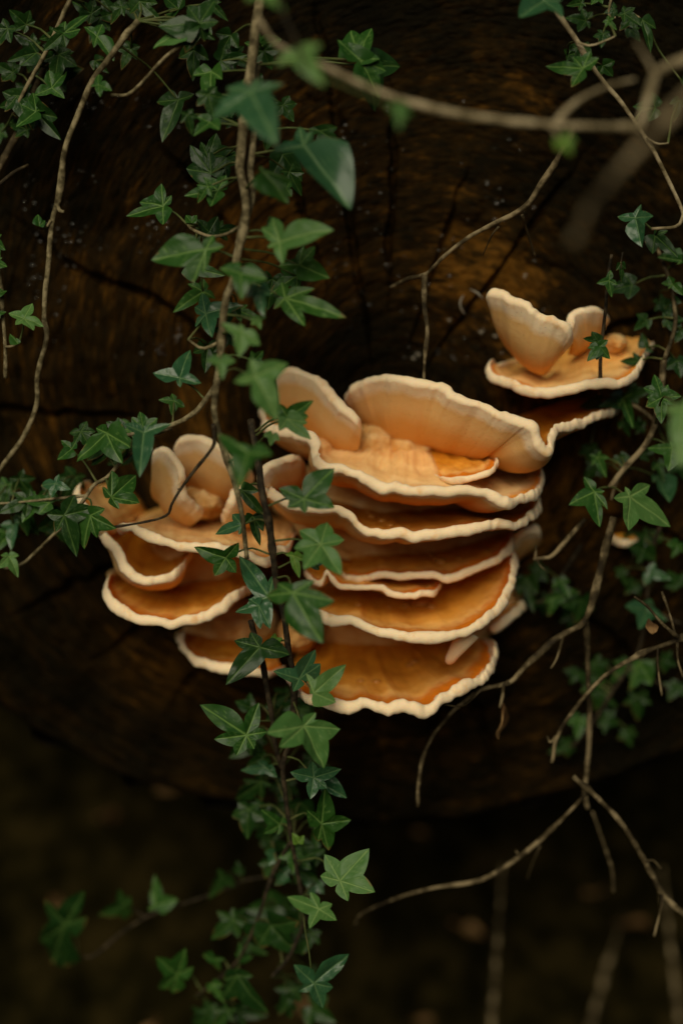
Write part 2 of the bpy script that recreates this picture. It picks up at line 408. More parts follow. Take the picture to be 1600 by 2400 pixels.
# ------------------------------------------------------------------ bracket fungus
SURF = {}
def bracket(parent, rim, base, r=11, sag=.14, top_sag=.5, thick=34, tone=.5, seed=0, wave=2.6, name='bracket', ds=1.0, mound=None):
    wave = wave * 1.25
    r = r * 1.06
    rim = [(a, b, c * ds) for a, b, c in rim]
    rw = np.array([P(*p) for p in rim]); bw = np.array([P(*p) for p in base])
    d0 = np.mean([p[2] for p in rim]); s = px(d0)
    L = np.linalg.norm(np.diff(rw, axis=0), axis=1).sum()
    n = max(40, int(L / s / 3.2))
    Rm = spline(rw, n); B = spline(bw, n)
    arc = np.linspace(0, L / s, n)
    sg = np.interp(np.linspace(0, 1, n), np.linspace(0, 1, len(np.atleast_1d(sag))), np.atleast_1d(sag))
    sg = smooth1(sg[:, None], 12)[:, 0] if n > 80 else sg
    T = smooth1(nrm(np.gradient(Rm, axis=0)), 3)
    dv = Rm - B
    e = nrm(dv - .7 * T * (dv * T).sum(1, keepdims=True))
    nn = smooth1(nrm(np.cross(e, T)), 10); nn = nrm(nn)
    # scalloped rim
    wv = noise(arc / 27, seed + .3) + .55 * noise(arc / 13, seed + 7.7)
    R0 = Rm
    Rm = Rm + nn * (wave * s * wv)[:, None] + e * (wave * .7 * s * noise(arc / 21, seed + 15.1))[:, None]
    dR = Rm - R0; dv = R0 - B; Lr = np.linalg.norm(dv, axis=1)
    endf = np.clip(np.minimum(arc, arc[-1] - arc) / (1.5 * r), 0, 1); endf = .12 + .88 * np.sqrt(1 - (1 - endf) ** 2)
    rad = r * s * (1 + .22 * noise(arc / 60, seed + 19.) + .12 * noise(arc / 24, seed + 23.) + .06 * noise(arc / 9, seed + 31.)) * endf
    e1 = nrm(nrm(dv) + nn * (4 * sg * .75)[:, None]); e1 = nrm(smooth1(e1, 2))
    n1 = nrm(nn - e1 * (nn * e1).sum(1, keepdims=True))
    nt_, nl, nu = 22, 13, 20
    rows, rd, al = [], [], []
    umax = 1 - .8 * rad / np.maximum(Lr, rad * 1.5)
    for i in range(nt_):
        u = (i / (nt_ - 1)) ** .75 * umax
        off = -sg * top_sag * Lr * 4 * u * (1 - u) + rad * .25
        if mound:
            vv = arc / arc[-1]
            off = off + mound[2] * np.exp(-((vv - mound[0]) / mound[1]) ** 2) * np.clip(1 - u * 1.25, 0, 1) ** 1.1 * (1 + .30 * fbm(arc / 45, u * 7, seed + 2, 3) + .12 * noise(arc / 8, u * 30, seed))
        wr = .0016 * fbm(arc / 40, u * 5, seed, 3) * np.clip(u * 4, 0, 1) * np.clip((umax - u) * 8, 0, 1)
        rows.append(B + dv * u[:, None] + dR * (u ** 7)[:, None] + nn * (off + wr)[:, None]); rd.append(np.maximum((umax - u) / umax * 150, .6)); al.append(u)
    for i in range(nl):
        ph = math.radians(146 - 246 * i / (nl - 1))
        rows.append(Rm + rad[:, None] * (math.cos(ph) * e1 * .9 + math.sin(ph) * n1)); rd.append(np.zeros(n)); al.append(np.ones(n))
    tk = thick * s
    for i in range(nu):
        u = (1 - (i + .35) / (nu - .65)) ** .85
        u = np.clip(u * (1 - .25 * rad / np.maximum(Lr, rad * 1.5)), 0, 1)
        tt = rad * (.66 + .33 * np.exp(-((1 - u) * Lr / (1.5 * rad)) ** 2)) + np.maximum(tk - rad * .72, 0) * (1 - u) ** 1.3
        off = -sg * Lr * 4 * u * (1 - u) - tt
        rib = .0008 * noise(arc / 60, u * 2, seed + 3) * np.clip(u * 3, 0, 1)
        rows.append(B + dv * u[:, None] + dR * (u ** 7)[:, None] + nn * (off + rib)[:, None]); rd.append(-np.maximum((1 - u) * Lr / s - r * .7, .6)); al.append(u)
    V = np.stack(rows, 1); m = V.shape[1]
    rdv = np.stack(rd, 1).ravel(); uv = np.stack([np.broadcast_to(arc[:, None] * s, (n, m)), np.stack(al, 1), np.full((n, m), seed * 1.)], -1).reshape(-1, 3)
    f = grid_faces(n, m, True).tolist()
    f.append(list(range(m))[::-1]); f.append(list(range((n - 1) * m, n * m)))
    f = [q[::-1] for q in f]
    o = put(name, V.reshape(-1, 3), f, M_FUN, parent, attrs={'rd': rdv, 'along': uv})
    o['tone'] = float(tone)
    SURF[o] = (V.reshape(-1, 3), f)
    return o

def lump(parent, c, rx, ry, dep, seed, mat=None, name='flesh'):
    cw = P(*c); s = px(c[2]); nu, nv = 60, 90
    u = np.linspace(.02, np.pi - .02, nu)[:, None]; w = np.linspace(0, 2 * np.pi, nv, endpoint=False)[None]
    d = np.stack([np.sin(u) * np.cos(w), -np.sin(u) * np.sin(w), np.cos(u) + 0 * w], -1)
    k = 1 + .15 * fbm(d[..., 0] * 1.7 + seed, d[..., 1] * 1.7, d[..., 2] * 1.7, 2) + .03 * fbm(d[..., 0] * 7, d[..., 1] * 7, d[..., 2] * 7 + seed, 3) + .012 * fbm(d[..., 0] * 14, d[..., 1] * 14 + seed, d[..., 2] * 14, 2)
    v = cw + d * k[..., None] * np.array([rx * s, dep, ry * s])
    f = grid_faces(nu, nv, True).tolist(); f.append(list(range(nv))); f.append(list(range((nu - 1) * nv, nu * nv))[::-1])
    return put(name, v.reshape(-1, 3), f, mat or M_LUMP, parent)

DROP = None
def on_cap(cap, x, y):
    from mathutils.bvhtree import BVHTree
    V, f = SURF[cap]
    if not isinstance(V, BVHTree):
        V = BVHTree.FromPolygons([tuple(q) for q in V.tolist()], f); SURF[cap] = (V, f)
    dr = Vector(((x - 800) / F, 1.0, (1200 - y) / F)).normalized()
    return V.ray_cast(Vector((0, -D, 0)), dr)[0]
def droplet(parent, x, y, rpx):
    global DROP
    hit = on_cap(parent, x, y)
    if hit is None: return
    if DROP is None:
        nu, nv = 9, 12
        u = np.linspace(.05, np.pi - .05, nu)[:, None]; w = np.linspace(0, 2 * np.pi, nv, endpoint=False)[None]
        v = np.stack([np.sin(u) * np.cos(w), np.sin(u) * np.sin(w), np.cos(u) + 0 * w], -1).reshape(-1, 3)
        f = grid_faces(nu, nv, True).tolist(); f.append(list(range(nv))[::-1]); f.append(list(range((nu - 1) * nv, nu * nv)))
        DROP = mesh('droplet', v, f, M_DROP)
    s = rpx * K * 1.35; o = link('droplet', DROP, parent, tuple(np.array(hit) - wloc(parent))); o.scale = (s, s, s * .7)
    return o

def fungi():
    out = {}
    # --- main clump
    A = thing('bracket_fungus', 'tall stack of orange bracket fungus with thick cream rims in the middle of the log', 'fungus', P(950, 1300, 0))
    bracket(A, [(650, 887, .06), (660, 873, .07), (690, 869, .08), (716, 881, .09), (744, 894, .10), (764, 913, .105), (780, 932, .11), (797, 948, .115), (817, 967, .12), (838, 988, .12), (847, 1003, .105)],
            [(672, 975, .02), (726, 1003, .03), (767, 1032, .04), (805, 1057, .05), (830, 1058, .05)], r=10, sag=.10, thick=22, seed=1, tone=.2)
    bracket(A, [(815, 940, .05), (814, 928, .06), (825, 912, .075), (850, 903, .085), (868, 891, .09), (900, 888, .10), (930, 890, .11), (955, 890, .115), (988, 904, .12), (1015, 905, .125), (1036, 912, .13), (1060, 927, .14), (1090, 945, .15), (1120, 953, .155),
                (1150, 966, .16), (1180, 980, .168), (1210, 989, .174), (1236, 992, .178), (1252, 1008, .18), (1258, 1035, .18), (1270, 1056, .18), (1286, 1052, .176), (1292, 1025, .165), (1306, 1004, .15), (1352, 995, .125), (1387, 979, .105), (1420, 969, .085), (1440, 966, .06), (1450, 958, .03)],
            [(850, 975, .02), (900, 1010, .03), (960, 1040, .04), (1040, 1042, .03), (1100, 1030, .01), (1160, 990, .0), (1230, 955, -.005), (1300, 938, -.005), (1370, 932, -.005), (1420, 938, -.005)],
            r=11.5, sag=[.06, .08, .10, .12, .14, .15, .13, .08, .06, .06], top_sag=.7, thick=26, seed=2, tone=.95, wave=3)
    bracket(A, [(624, 950, .02), (617, 972, .05), (622, 995, .08), (640, 1008, .10), (690, 1018, .12), (726, 1026, .13), (740, 1045, .138), (738, 1068, .15), (750, 1088, .165), (775, 1098, .17), (805, 1102, .172), (831, 1108, .175), (856, 1122, .18), (882, 1137, .182),
                (905, 1145, .185), (930, 1144, .185), (971, 1152, .188), (1015, 1151, .19), (1053, 1152, .19), (1099, 1149, .188), (1142, 1155, .185), (1165, 1169, .185), (1188, 1182, .183), (1206, 1178, .175), (1222, 1168, .165), (1249, 1160, .148), (1263, 1146, .128), (1270, 1124, .105), (1266, 1100, .075), (1254, 1084, .04)],
            [(650, 985, .0), (720, 1005, .0), (800, 1035, .0), (900, 1040, .0), (1000, 1045, -.005), (1100, 1058, -.005), (1180, 1068, -.005), (1240, 1075, -.005)],
            r=12, sag=[.1, .11, .12, .13, .12, .11, .08], top_sag=.35, thick=36, seed=3, tone=-.7, wave=3, mound=(.46, .20, .034))
    bracket(A, [(1015, 1112, .11), (1045, 1126, .14), (1085, 1123, .155), (1115, 1117, .16), (1145, 1106, .158), (1163, 1090, .14), (1162, 1075, .11), (1148, 1068, .08)],
            [(1000, 1052, .05), (1040, 1052, .06), (1075, 1062, .07), (1110, 1078, .09)], r=8, sag=.04, thick=18, seed=4, tone=.35)
    bracket(A, [(612, 1140, .14), (610, 1116, .14), (622, 1098, .135), (645, 1087, .13), (668, 1078, .12), (690, 1071, .11), (706, 1076, .09), (714, 1092, .07)],
            [(640, 1152, .08), (668, 1150, .06), (690, 1140, .05), (705, 1125, .04)], r=9, sag=.12, thick=16, seed=5, tone=.4)
    m4 = bracket(A, [(622, 1130, .09), (634, 1150, .13), (652, 1166, .145), (672, 1182, .155), (725, 1190, .165), (780, 1192, .17), (805, 1203, .172), (829, 1217, .175), (848, 1237, .18), (875, 1250, .182), (906, 1254, .184), (940, 1246, .186), (968, 1257, .188),
                (995, 1255, .188), (1050, 1251, .186), (1099, 1239, .182), (1150, 1231, .172), (1199, 1231, .16), (1230, 1219, .14), (1252, 1203, .115), (1262, 1183, .085), (1260, 1165, .04)],
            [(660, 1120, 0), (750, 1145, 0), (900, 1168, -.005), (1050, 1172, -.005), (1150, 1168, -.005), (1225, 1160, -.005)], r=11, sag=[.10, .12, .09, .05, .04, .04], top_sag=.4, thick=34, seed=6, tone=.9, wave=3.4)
    m5 = bracket(A, [(792, 1330, .07), (806, 1352, .12), (834, 1358, .145), (861, 1355, .152), (884, 1348, .157), (920, 1351, .162), (961, 1350, .165), (1013, 1348, .168), (1047, 1354, .168), (1082, 1347, .164), (1109, 1337, .158), (1135, 1326, .152), (1168, 1309, .14), (1190, 1290, .12), (1200, 1266, .09), (1199, 1246, .04)],
            [(800, 1292, 0), (900, 1262, 0), (1000, 1250, -.005), (1100, 1245, -.005), (1180, 1232, -.005)], r=9.5, sag=.05, top_sag=.6, thick=30, seed=7, tone=.8, wave=2.6, ds=.78)
    bracket(A, [(1195, 1276, .06), (1215, 1256, .075), (1240, 1243, .075), (1264, 1238, .055)], [(1196, 1300, .0), (1225, 1282, .0), (1250, 1262, 0)], r=11, sag=.10, thick=18, seed=8, tone=.3, wave=1.5)
    bracket(A, [(712, 1340, .11), (733, 1362, .14), (753, 1364, .152), (766, 1341, .145), (779, 1358, .155), (803, 1375, .168), (858, 1376, .174), (892, 1379, .176), (916, 1391, .178), (947, 1398, .178), (989, 1392, .172), (1020, 1389, .16), (1033, 1368, .12)],
            [(728, 1300, .03), (800, 1312, .04), (900, 1325, .05), (1000, 1340, .05)], r=7, sag=.06, thick=16, seed=9, tone=.6, wave=2.2, ds=.84)
    m6 = bracket(A, [(690, 1395, .07), (712, 1425, .13), (748, 1442, .165), (775, 1454, .175), (803, 1455, .18), (830, 1456, .183), (858, 1469, .187), (892, 1482, .19), (933, 1489, .192), (978, 1493, .192), (1030, 1493, .19), (1082, 1485, .184), (1116, 1469, .176), (1144, 1448, .165), (1168, 1424, .15), (1190, 1389, .13), (1201, 1355, .11), (1206, 1314, .08), (1200, 1284, .04)],
            [(700, 1385, 0), (800, 1352, 0), (900, 1335, -.005), (1000, 1322, -.005), (1100, 1298, -.005), (1170, 1268, -.005)], r=12.5, sag=.06, top_sag=1.0, thick=34, seed=10, tone=.33, wave=2.2, ds=1.10)
    bracket(A, [(1150, 1480, .09), (1180, 1458, .09), (1207, 1436, .075), (1230, 1416, .045)], [(1135, 1458, .0), (1165, 1436, .0), (1200, 1405, 0)], r=11, sag=.06, thick=20, seed=11, tone=.2, wave=1.2)
    m7 = bracket(A, [(672, 1590, .08), (695, 1622, .12), (722, 1636, .14), (772, 1645, .15), (823, 1658, .157), (858, 1651, .158), (906, 1665, .16), (940, 1655, .16), (982, 1664, .16), (1014, 1663, .158), (1038, 1640, .152), (1064, 1625, .147), (1099, 1610, .14), (1130, 1592, .13), (1150, 1565, .115), (1160, 1534, .09), (1150, 1511, .06), (1124, 1502, .03)],
            [(690, 1490, -.005), (800, 1462, -.005), (900, 1455, -.005), (1000, 1455, -.005), (1090, 1470, -.005)], r=14, sag=.06, top_sag=1.0, thick=34, seed=12, tone=.5, wave=4, ds=1.42)
    v, f, _ = tube_geo([P(1104, 1474, .165), P(1084, 1506, .168), P(1067, 1531, .165), P(1057, 1547, .16), P(1053, 1554, .157)], [22 * K, 16 * K, 13 * K, 10 * K, 2 * K], 14, .06, 5, .002)
    put('flesh_stub', v, f, M_FUN, A, attrs={'rd': np.zeros(len(v)), 'along': np.zeros((len(v), 3))})
    lump(A, (870, 1046, .04), 50, 60, .04, 7.0); lump(A, (945, 1056, .035), 70, 44, .04, 11.0)
    lump(A, (950, 1190, .0), 260, 170, .05, 13.0, name='core'); lump(A, (960, 1400, .0), 230, 150, .05, 17.0, name='core')
    lump(A, (700, 1478, .04), 46, 52, .05, 9.0)
    # wet beads on the caps
    for par, L in ((m4, [(870, 1212, .12, 7), (896, 1222, .13, 8), (915, 1232, .14, 6), (860, 1200, .1, 5)]),
                   (m5, [(1008, 1302, .095, 7), (1020, 1312, .1, 5), (1032, 1318, .105, 10), (990, 1300, .09, 4), (1075, 1310, .09, 5)]),
                   (m6, [(840, 1418, .12, 7), (912, 1424, .12, 5), (950, 1421, .115, 8), (1010, 1424, .12, 9), (985, 1415, .11, 16)]),
                   (m7, [(845, 1598, .11, 7), (883, 1600, .115, 8), (960, 1560, .08, 7), (970, 1552, .075, 8)])):
        for q in L: droplet(par, q[0], q[1], q[3])
    # --- left clump
    Bc = thing('bracket_fungus', 'smaller clump of orange bracket fungus beside the hanging ivy stems, with cupped bowl-shaped caps', 'fungus', P(430, 1300, 0))
    bracket(Bc, [(358, 1064, .10), (373, 1054, .11), (391, 1057, .12), (407, 1071, .125), (420, 1094, .13), (427, 1118, .13), (425, 1142, .125), (436, 1166, .12), (455, 1187, .11), (476, 1208, .09)],
            [(372, 1140, .04), (382, 1168, .05), (396, 1182, .06), (415, 1195, .05), (440, 1212, .04)], r=9, sag=.14, thick=16, seed=21, tone=.3)
    bracket(Bc, [(418, 1066, .06), (414, 1049, .08), (425, 1034, .09), (451, 1028, .10), (482, 1035, .105), (507, 1047, .11), (538, 1068, .11), (570, 1092, .10), (592, 1116, .07)],
            [(455, 1125, .02), (490, 1158, .04), (520, 1166, .05), (560, 1165, .03)], r=9.5, sag=.12, thick=18, seed=22, tone=.3)
    bracket(Bc, [(520, 1222, .08), (530, 1204, .10), (540, 1182, .11), (552, 1158, .105), (575, 1142, .09), (600, 1140, .06)], [(560, 1235, .03), (580, 1220, .03), (600, 1200, .02), (615, 1180, .01)], r=9, sag=.1, thick=18, seed=28, tone=.3)
    bracket(Bc, [(222, 1222, .07), (232, 1240, .105), (243, 1258, .122), (262, 1280, .132), (284, 1306, .142), (295, 1333, .148), (318, 1353, .152), (354, 1362, .152), (392, 1356, .147), (420, 1338, .135), (440, 1314, .11), (452, 1292, .07)],
            [(270, 1180, -.005), (310, 1185, -.005), (350, 1195, -.005), (390, 1222, -.005), (440, 1255, -.005)], r=11.5, sag=[.06, .1, .16, .2, .16, .1], top_sag=.75, thick=26, seed=23, tone=.55, wave=2)
    bracket(Bc, [(212, 1136, .05), (188, 1141, .085), (178, 1152, .10), (184, 1168, .11), (202, 1192, .12), (222, 1220, .126), (238, 1246, .122), (252, 1262, .10)],
            [(262, 1128, 0), (305, 1150, -.005), (335, 1180, -.005), (350, 1210, -.005)], r=10.5, sag=.06, thick=20, seed=29, tone=-.5)
    bracket(Bc, [(282, 1250, .10), (290, 1237, .125), (305, 1235, .138), (329, 1246, .148), (354, 1259, .152), (385, 1269, .157), (418, 1282, .16), (456, 1284, .162), (510, 1285, .162), (571, 1297, .162), (592, 1309, .162), (617, 1317, .16), (634, 1314, .152), (641, 1294, .14), (655, 1287, .146), (671, 1288, .142), (684, 1270, .11), (690, 1252, .06)],
            [(335, 1205, .0), (400, 1185, -.005), (480, 1190, -.005), (560, 1200, -.005), (640, 1212, -.005), (680, 1220, -.005)], r=10.5, sag=.05, thick=24, seed=24, tone=-.6, wave=2.6)
    bracket(Bc, [(268, 1345, .05), (253, 1360, .085), (248, 1385, .11), (256, 1409, .125), (273, 1427, .135), (306, 1445, .146), (347, 1455, .15), (378, 1461, .152), (403, 1468, .152), (434, 1454, .148), (480, 1444, .143), (520, 1424, .137), (542, 1402, .13), (566, 1390, .12), (592, 1378, .09)],
            [(285, 1335, 0), (350, 1318, -.005), (430, 1312, -.005), (520, 1318, -.005), (585, 1332, -.005)], r=11.5, sag=.08, top_sag=.8, thick=28, seed=25, tone=.75, wave=3, ds=1.15)
    bracket(Bc, [(424, 1484, .05), (427, 1512, .075), (440, 1531, .09), (460, 1548, .10), (500, 1562, .11), (536, 1568, .112), (570, 1572, .112), (607, 1580, .115), (633, 1582, .11), (664, 1568, .08)],
            [(440, 1468, -.005), (500, 1446, -.005), (580, 1446, -.005), (650, 1465, -.005)], r=11.5, sag=.08, top_sag=.8, thick=28, seed=26, tone=.75, wave=2.4, ds=1.15)
    lump(Bc, (478, 1176, .045), 58, 44, .045, 4.0)
    lump(Bc, (430, 1310, .0), 150, 130, .045, 19.0, name='core'); lump(Bc, (545, 1470, .0), 110, 70, .045, 23.0, name='core')
    # --- upper right clump
    Cc = thing('bracket_fungus', 'separate pale orange bracket fungus with one petal curled upward, crossed by a thin ivy shoot', 'fungus', P(1330, 860, 0))
    bracket(Cc, [(1146, 696, .085), (1152, 688, .095), (1168, 690, .10), (1187, 694, .105), (1203, 706, .11), (1226, 713, .115), (1247, 733, .12), (1264, 745, .12), (1299, 753, .125), (1322, 769, .125), (1335, 790, .12), (1336, 812, .105)],
            [(1215, 815, .03), (1245, 848, .04), (1274, 866, .065), (1292, 860, .065), (1306, 846, .05)], r=11, sag=[.08, .14, .18, .16, .1], thick=18, seed=31, tone=.2, wave=3)
    bracket(Cc, [(1333, 782, .085), (1338, 752, .085), (1350, 737, .08), (1372, 730, .075), (1404, 731, .06), (1424, 748, .035)], [(1330, 830, .04), (1348, 820, .03), (1372, 802, .01)], r=10, sag=.1, thick=16, seed=32, tone=.3)
    bracket(Cc, [(1168, 853, .03), (1148, 854, .05), (1143, 870, .07), (1158, 886, .085), (1194, 898, .10), (1223, 912, .11), (1252, 920, .12), (1288, 920, .125), (1335, 914, .127), (1379, 902, .125), (1417, 898, .122), (1440, 901, .118), (1467, 892, .11), (1487, 878, .095), (1502, 851, .075), (1514, 826, .05), (1530, 806, .02)],
            [(1200, 852, -.005), (1250, 848, -.005), (1300, 828, -.005), (1360, 800, -.005), (1430, 788, -.005), (1500, 785, -.005)], r=11.5, sag=.05, top_sag=.8, thick=26, seed=33, tone=-.35, wave=2)
    lump(Cc, (1440, 806, .03), 26, 22, .02, 6.0)
    # --- a far small one at the log's right flank
    Dc = thing('bracket_fungus', 'small lone tan bracket fungus peeping out behind bare stems under pale ivy leaves', 'fungus', P(1462, 1262, 0))
    bracket(Dc, [(1425, 1258, .01), (1440, 1268, .03), (1465, 1275, .04), (1490, 1268, .03), (1500, 1256, .005)], [(1430, 1246, -.02), (1462, 1240, -.02), (1498, 1246, -.02)], r=9, sag=.05, thick=22, seed=41, tone=.2)
fungi()

# ------------------------------------------------------------------ ivy
CAMP = np.array([0, -D, 0.])
def ray_plane(x, y, p0, n):
    dr = np.array([(x - 800) / F, 1.0, (1200 - y) / F])
    t = np.dot(p0 - CAMP, n) / np.dot(dr, n)
    return CAMP + dr * t

def leaf_geo(base, tips, nvec, curl, seed):
    """ivy blade: base and tip points lie in the plane through base with normal nvec"""
    n = nrm(np.asarray(nvec, float))
    T = [t - base for t in tips]
    main = max(T, key=np.linalg.norm); Lm = np.linalg.norm(main)
    ey = main / Lm; ex = np.cross(ey, n); ex /= np.linalg.norm(ex)          # ex, ey, n local frame
    q = np.array([[np.dot(t, ex), np.dot(t, ey)] for t in T])
    ang = np.arctan2(q[:, 0], q[:, 1]); o = np.argsort(ang); q = q[o]; ang = ang[o]; ln = np.linalg.norm(q, axis=1)
    rg = np.random.RandomState(seed)
    gaps = np.diff(np.r_[ang, ang[0] + 2 * np.pi]); kb = int(np.argmax(gaps)); m = len(q)
    # start just after the widest gap (the stalk side)
    idx = [(kb + 1 + i) % m for i in range(m)]; q = q[idx]; ang = ang[idx]; ln = ln[idx]
    for i in range(1, m):
        while ang[i] < ang[i - 1]: ang[i] += 2 * np.pi
    gap = 2 * np.pi - (ang[-1] - ang[0])
    out = []
    def pol(a, r): return np.array([math.sin(a) * r, math.cos(a) * r])
    def edge(p0, p1, bulge, k, c):
        t = np.linspace(0, 1, k, endpoint=False)[:, None]
        mid = (p0 + p1) / 2; nv = np.array([-(p1 - p0)[1], (p1 - p0)[0]]); 
        if np.dot(nv, mid) < 0: nv = -nv
        ctrl = p0 + (p1 - p0) * c + nv * bulge
        return (1 - t) ** 2 * p0 + 2 * t * (1 - t) * ctrl + t * t * p1
    basal = min(gap * .36, 1.25)
    b0 = pol(ang[0] - basal, ln[0] * .52); b1 = pol(ang[-1] + basal, ln[-1] * .52)
    notch = np.array([0., 0.]) + pol((ang[0] + ang[-1]) / 2 + np.pi, Lm * .035)
    out.append(edge(notch, b0, .22, 6, .5)); out.append(edge(b0, q[0], .16, 12, .45))
    for i in range(m - 1):
        g = ang[i + 1] - ang[i]
        w = ln[i] / (ln[i] + ln[i + 1])
        am = g * (.5 + (w - .5) * .9)
        ch = ln[i] * ln[i + 1] * math.sin(min(g, 3.0)) / (ln[i] * math.sin(am) + ln[i + 1] * math.sin(g - am) + 1e-6)
        sr = max(ch * float(np.interp(g, [.5, 1.0, 1.8], [.74, .76, .52])), .40 * min(ln[i], ln[i + 1]))
        ratio = max(ln[i], ln[i + 1]) / max(min(ln[i], ln[i + 1]), 1e-6)
        if ratio > 1.6: sr = max(min(sr, .62 * min(ln[i], ln[i + 1])), .36 * min(ln[i], ln[i + 1]))
        s = pol(ang[i] + am, sr)
        bl = .14 if ratio < 1.6 else .17
        out.append(edge(q[i], s, bl, 12, .6)); out.append(edge(s, q[i + 1], bl, 12, .4))
    out.append(edge(q[-1], b1, .16, 12, .55)); out.append(edge(b1, notch, .22, 6, .5))
    ol = np.vstack(out); M = len(ol)
    cen = notch * .5
    rings = np.linspace(0, 1, 12) ** .9; rings[0] = .01
    xy = cen + (ol - cen)[None] * rings[:, None, None]
    xy = xy.reshape(-1, 2)
    # veins: main ones to each tip, laterals off them
    segs = [(np.zeros(2), t * .96, .020) for t in q]
    for i, t in enumerate(q):
        td = t / np.linalg.norm(t); pd = np.array([-td[1], td[0]])
        for j, c in enumerate((.28, .46, .64)):
            for sgn in (-1, 1):
                a = t * (c + .05 * rg.rand()); segs.append((a, a + (td * .55 + pd * sgn) * np.linalg.norm(t) * .30 * (1 - c * .6), .009))
    dv = np.zeros(len(xy)); dm = np.full(len(xy), 1e9)
    for a, b, w in segs:
        ab = b - a; t = np.clip(((xy - a) @ ab) / (ab @ ab), 0, 1); ds = np.linalg.norm(xy - a - t[:, None] * ab, axis=1)
        ww = w * Lm * (1.15 - .7 * t)
        dv = np.maximum(dv, np.clip(1.35 - ds / ww, 0, 1) * (1 if w > .015 else .55))
        if w > .015: dm = np.minimum(dm, ds)
    rr = np.linalg.norm(xy, axis=1) / Lm
    fold = .22 + .25 * rg.rand(); vee = rg.uniform(-.12, .34)
    und = noise(xy[:, 0] / Lm * 2.3 + seed, xy[:, 1] / Lm * 2.3)
    h = -curl * rr ** 2 * Lm + fold * np.minimum(dm, Lm * .25) * (1 - .5 * rr) + vee * np.abs(xy[:, 0]) + .07 * Lm * und * rr + .02 * Lm * noise(xy[:, 0] / Lm * 6, xy[:, 1] / Lm * 6, seed)
    h = h - .10 * abs(curl) * Lm * (xy[:, 0] / Lm) ** 2
    V = base + xy[:, :1] * ex + xy[:, 1:] * ey + h[:, None] * n
    ed = np.repeat(np.linspace(0, 1, 12), M)
    return V, grid_faces(12, M, True), dv, ed

VINES = {}
def vine(key, label, stems, mat=None, group=None, name='ivy_vine'):
    """stems: list of (points [(x,y,d)], r0 px, r1 px)"""
    mat = mat or M_STEM
    root = thing(name, label, 'ivy', P(*stems[0][0][0]), group)
    cl = []
    for i, (pts, r0, r1) in enumerate(stems):
        w = [P(*p) for p in pts]
        v, f, c = tube_geo(w, [r0 * px(pts[0][2]), r1 * px(pts[-1][2])], 10, .16, hash_(key) + i * 3)
        put('stem' if i == 0 else 'side_stem', v, f, mat, root)
        cl.append(c)
    VINES[key] = (root, np.vstack(cl))
def hash_(s): return sum((i + 1) * ord(c) for i, c in enumerate(s)) % 97

LN = [0]
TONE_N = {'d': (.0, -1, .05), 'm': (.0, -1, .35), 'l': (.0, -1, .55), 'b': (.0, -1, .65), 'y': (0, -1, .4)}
def leaf(key, r, base, tips, d, tone='m', w=None, nv=None, curl=None, stalk=True):
    LN[0] += 1; sd = LN[0]
    rg = random.Random(sd * 13 + 5)
    root, cl = VINES[key]
    conv = (lambda q: Z(r, *q)) if r else (lambda q: q)
    b = conv(base); tp = [conv(t) for t in tips]
    if len(tp) == 1:                     # a template blade: width w in zoom pixels
        t = tp[0]; L = math.hypot(t[0] - b[0], t[1] - b[1]); W = (w / 1.96 if r else w) if w else L * .95
        ux, uy = (t[0] - b[0]) / L, (t[1] - b[1]) / L; vx, vy = -uy, ux
        def loc(a, c): return (b[0] + ux * a + vx * c, b[1] + uy * a + vy * c)
        j = lambda s: s * (1 + rg.uniform(-.14, .14))
        tp += [loc(L * j(.30), W * j(.5)), loc(L * j(.30), -W * j(.5))]
        if W > L * .75 and rg.random() < .75: tp += [loc(-L * j(.20), W * j(.34)), loc(-L * j(.20), -W * j(.34))]
    n0 = np.array(nv if nv else TONE_N[tone], float) + np.array([rg.uniform(-.5, .5), 0, rg.uniform(-.35, .25)]) + np.array([0, 0, -.35 if (r in (7,) and tone != 'l') else 0])
    n0 = nrm(n0)
    bw = P(b[0], b[1], d); tw = [ray_plane(t[0], t[1], bw, n0) for t in tp]
    cu = rg.uniform(.02, .22) if curl is None else curl
    V, f, dv, ed = leaf_geo(bw, tw, n0, cu, sd)
    o = put('leaf', V, f, M_LEAF[tone], root, origin=bw, attrs={'vein': dv, 'edge': ed})
    if stalk:
        i = int(np.argmin(np.linalg.norm((cl - bw) * np.array([1, .6, 1]), axis=1))); a = cl[i]
        dist = np.linalg.norm(a - bw)
        mid = (a + bw) / 2 + n0 * -.12 * dist + np.array([0, .1 * dist, .12 * dist])
        v, f, _ = tube_geo([a, a * .65 + mid * .35, mid, bw - n0 * .001], [.0011, .0009, .0008], 6, .05, sd, .006)
        put('stalk', v, f, M_STALK, o)
    return o

def zs(r, L, d):
    """zoomed-photo points -> (x, y, d); d a number or a (start, end) pair"""
    m = len(L); dd = np.linspace(d[0], d[1], m) if isinstance(d, tuple) else [d] * m
    return [(*Z(r, *p), float(k)) for p, k in zip(L, dd)]

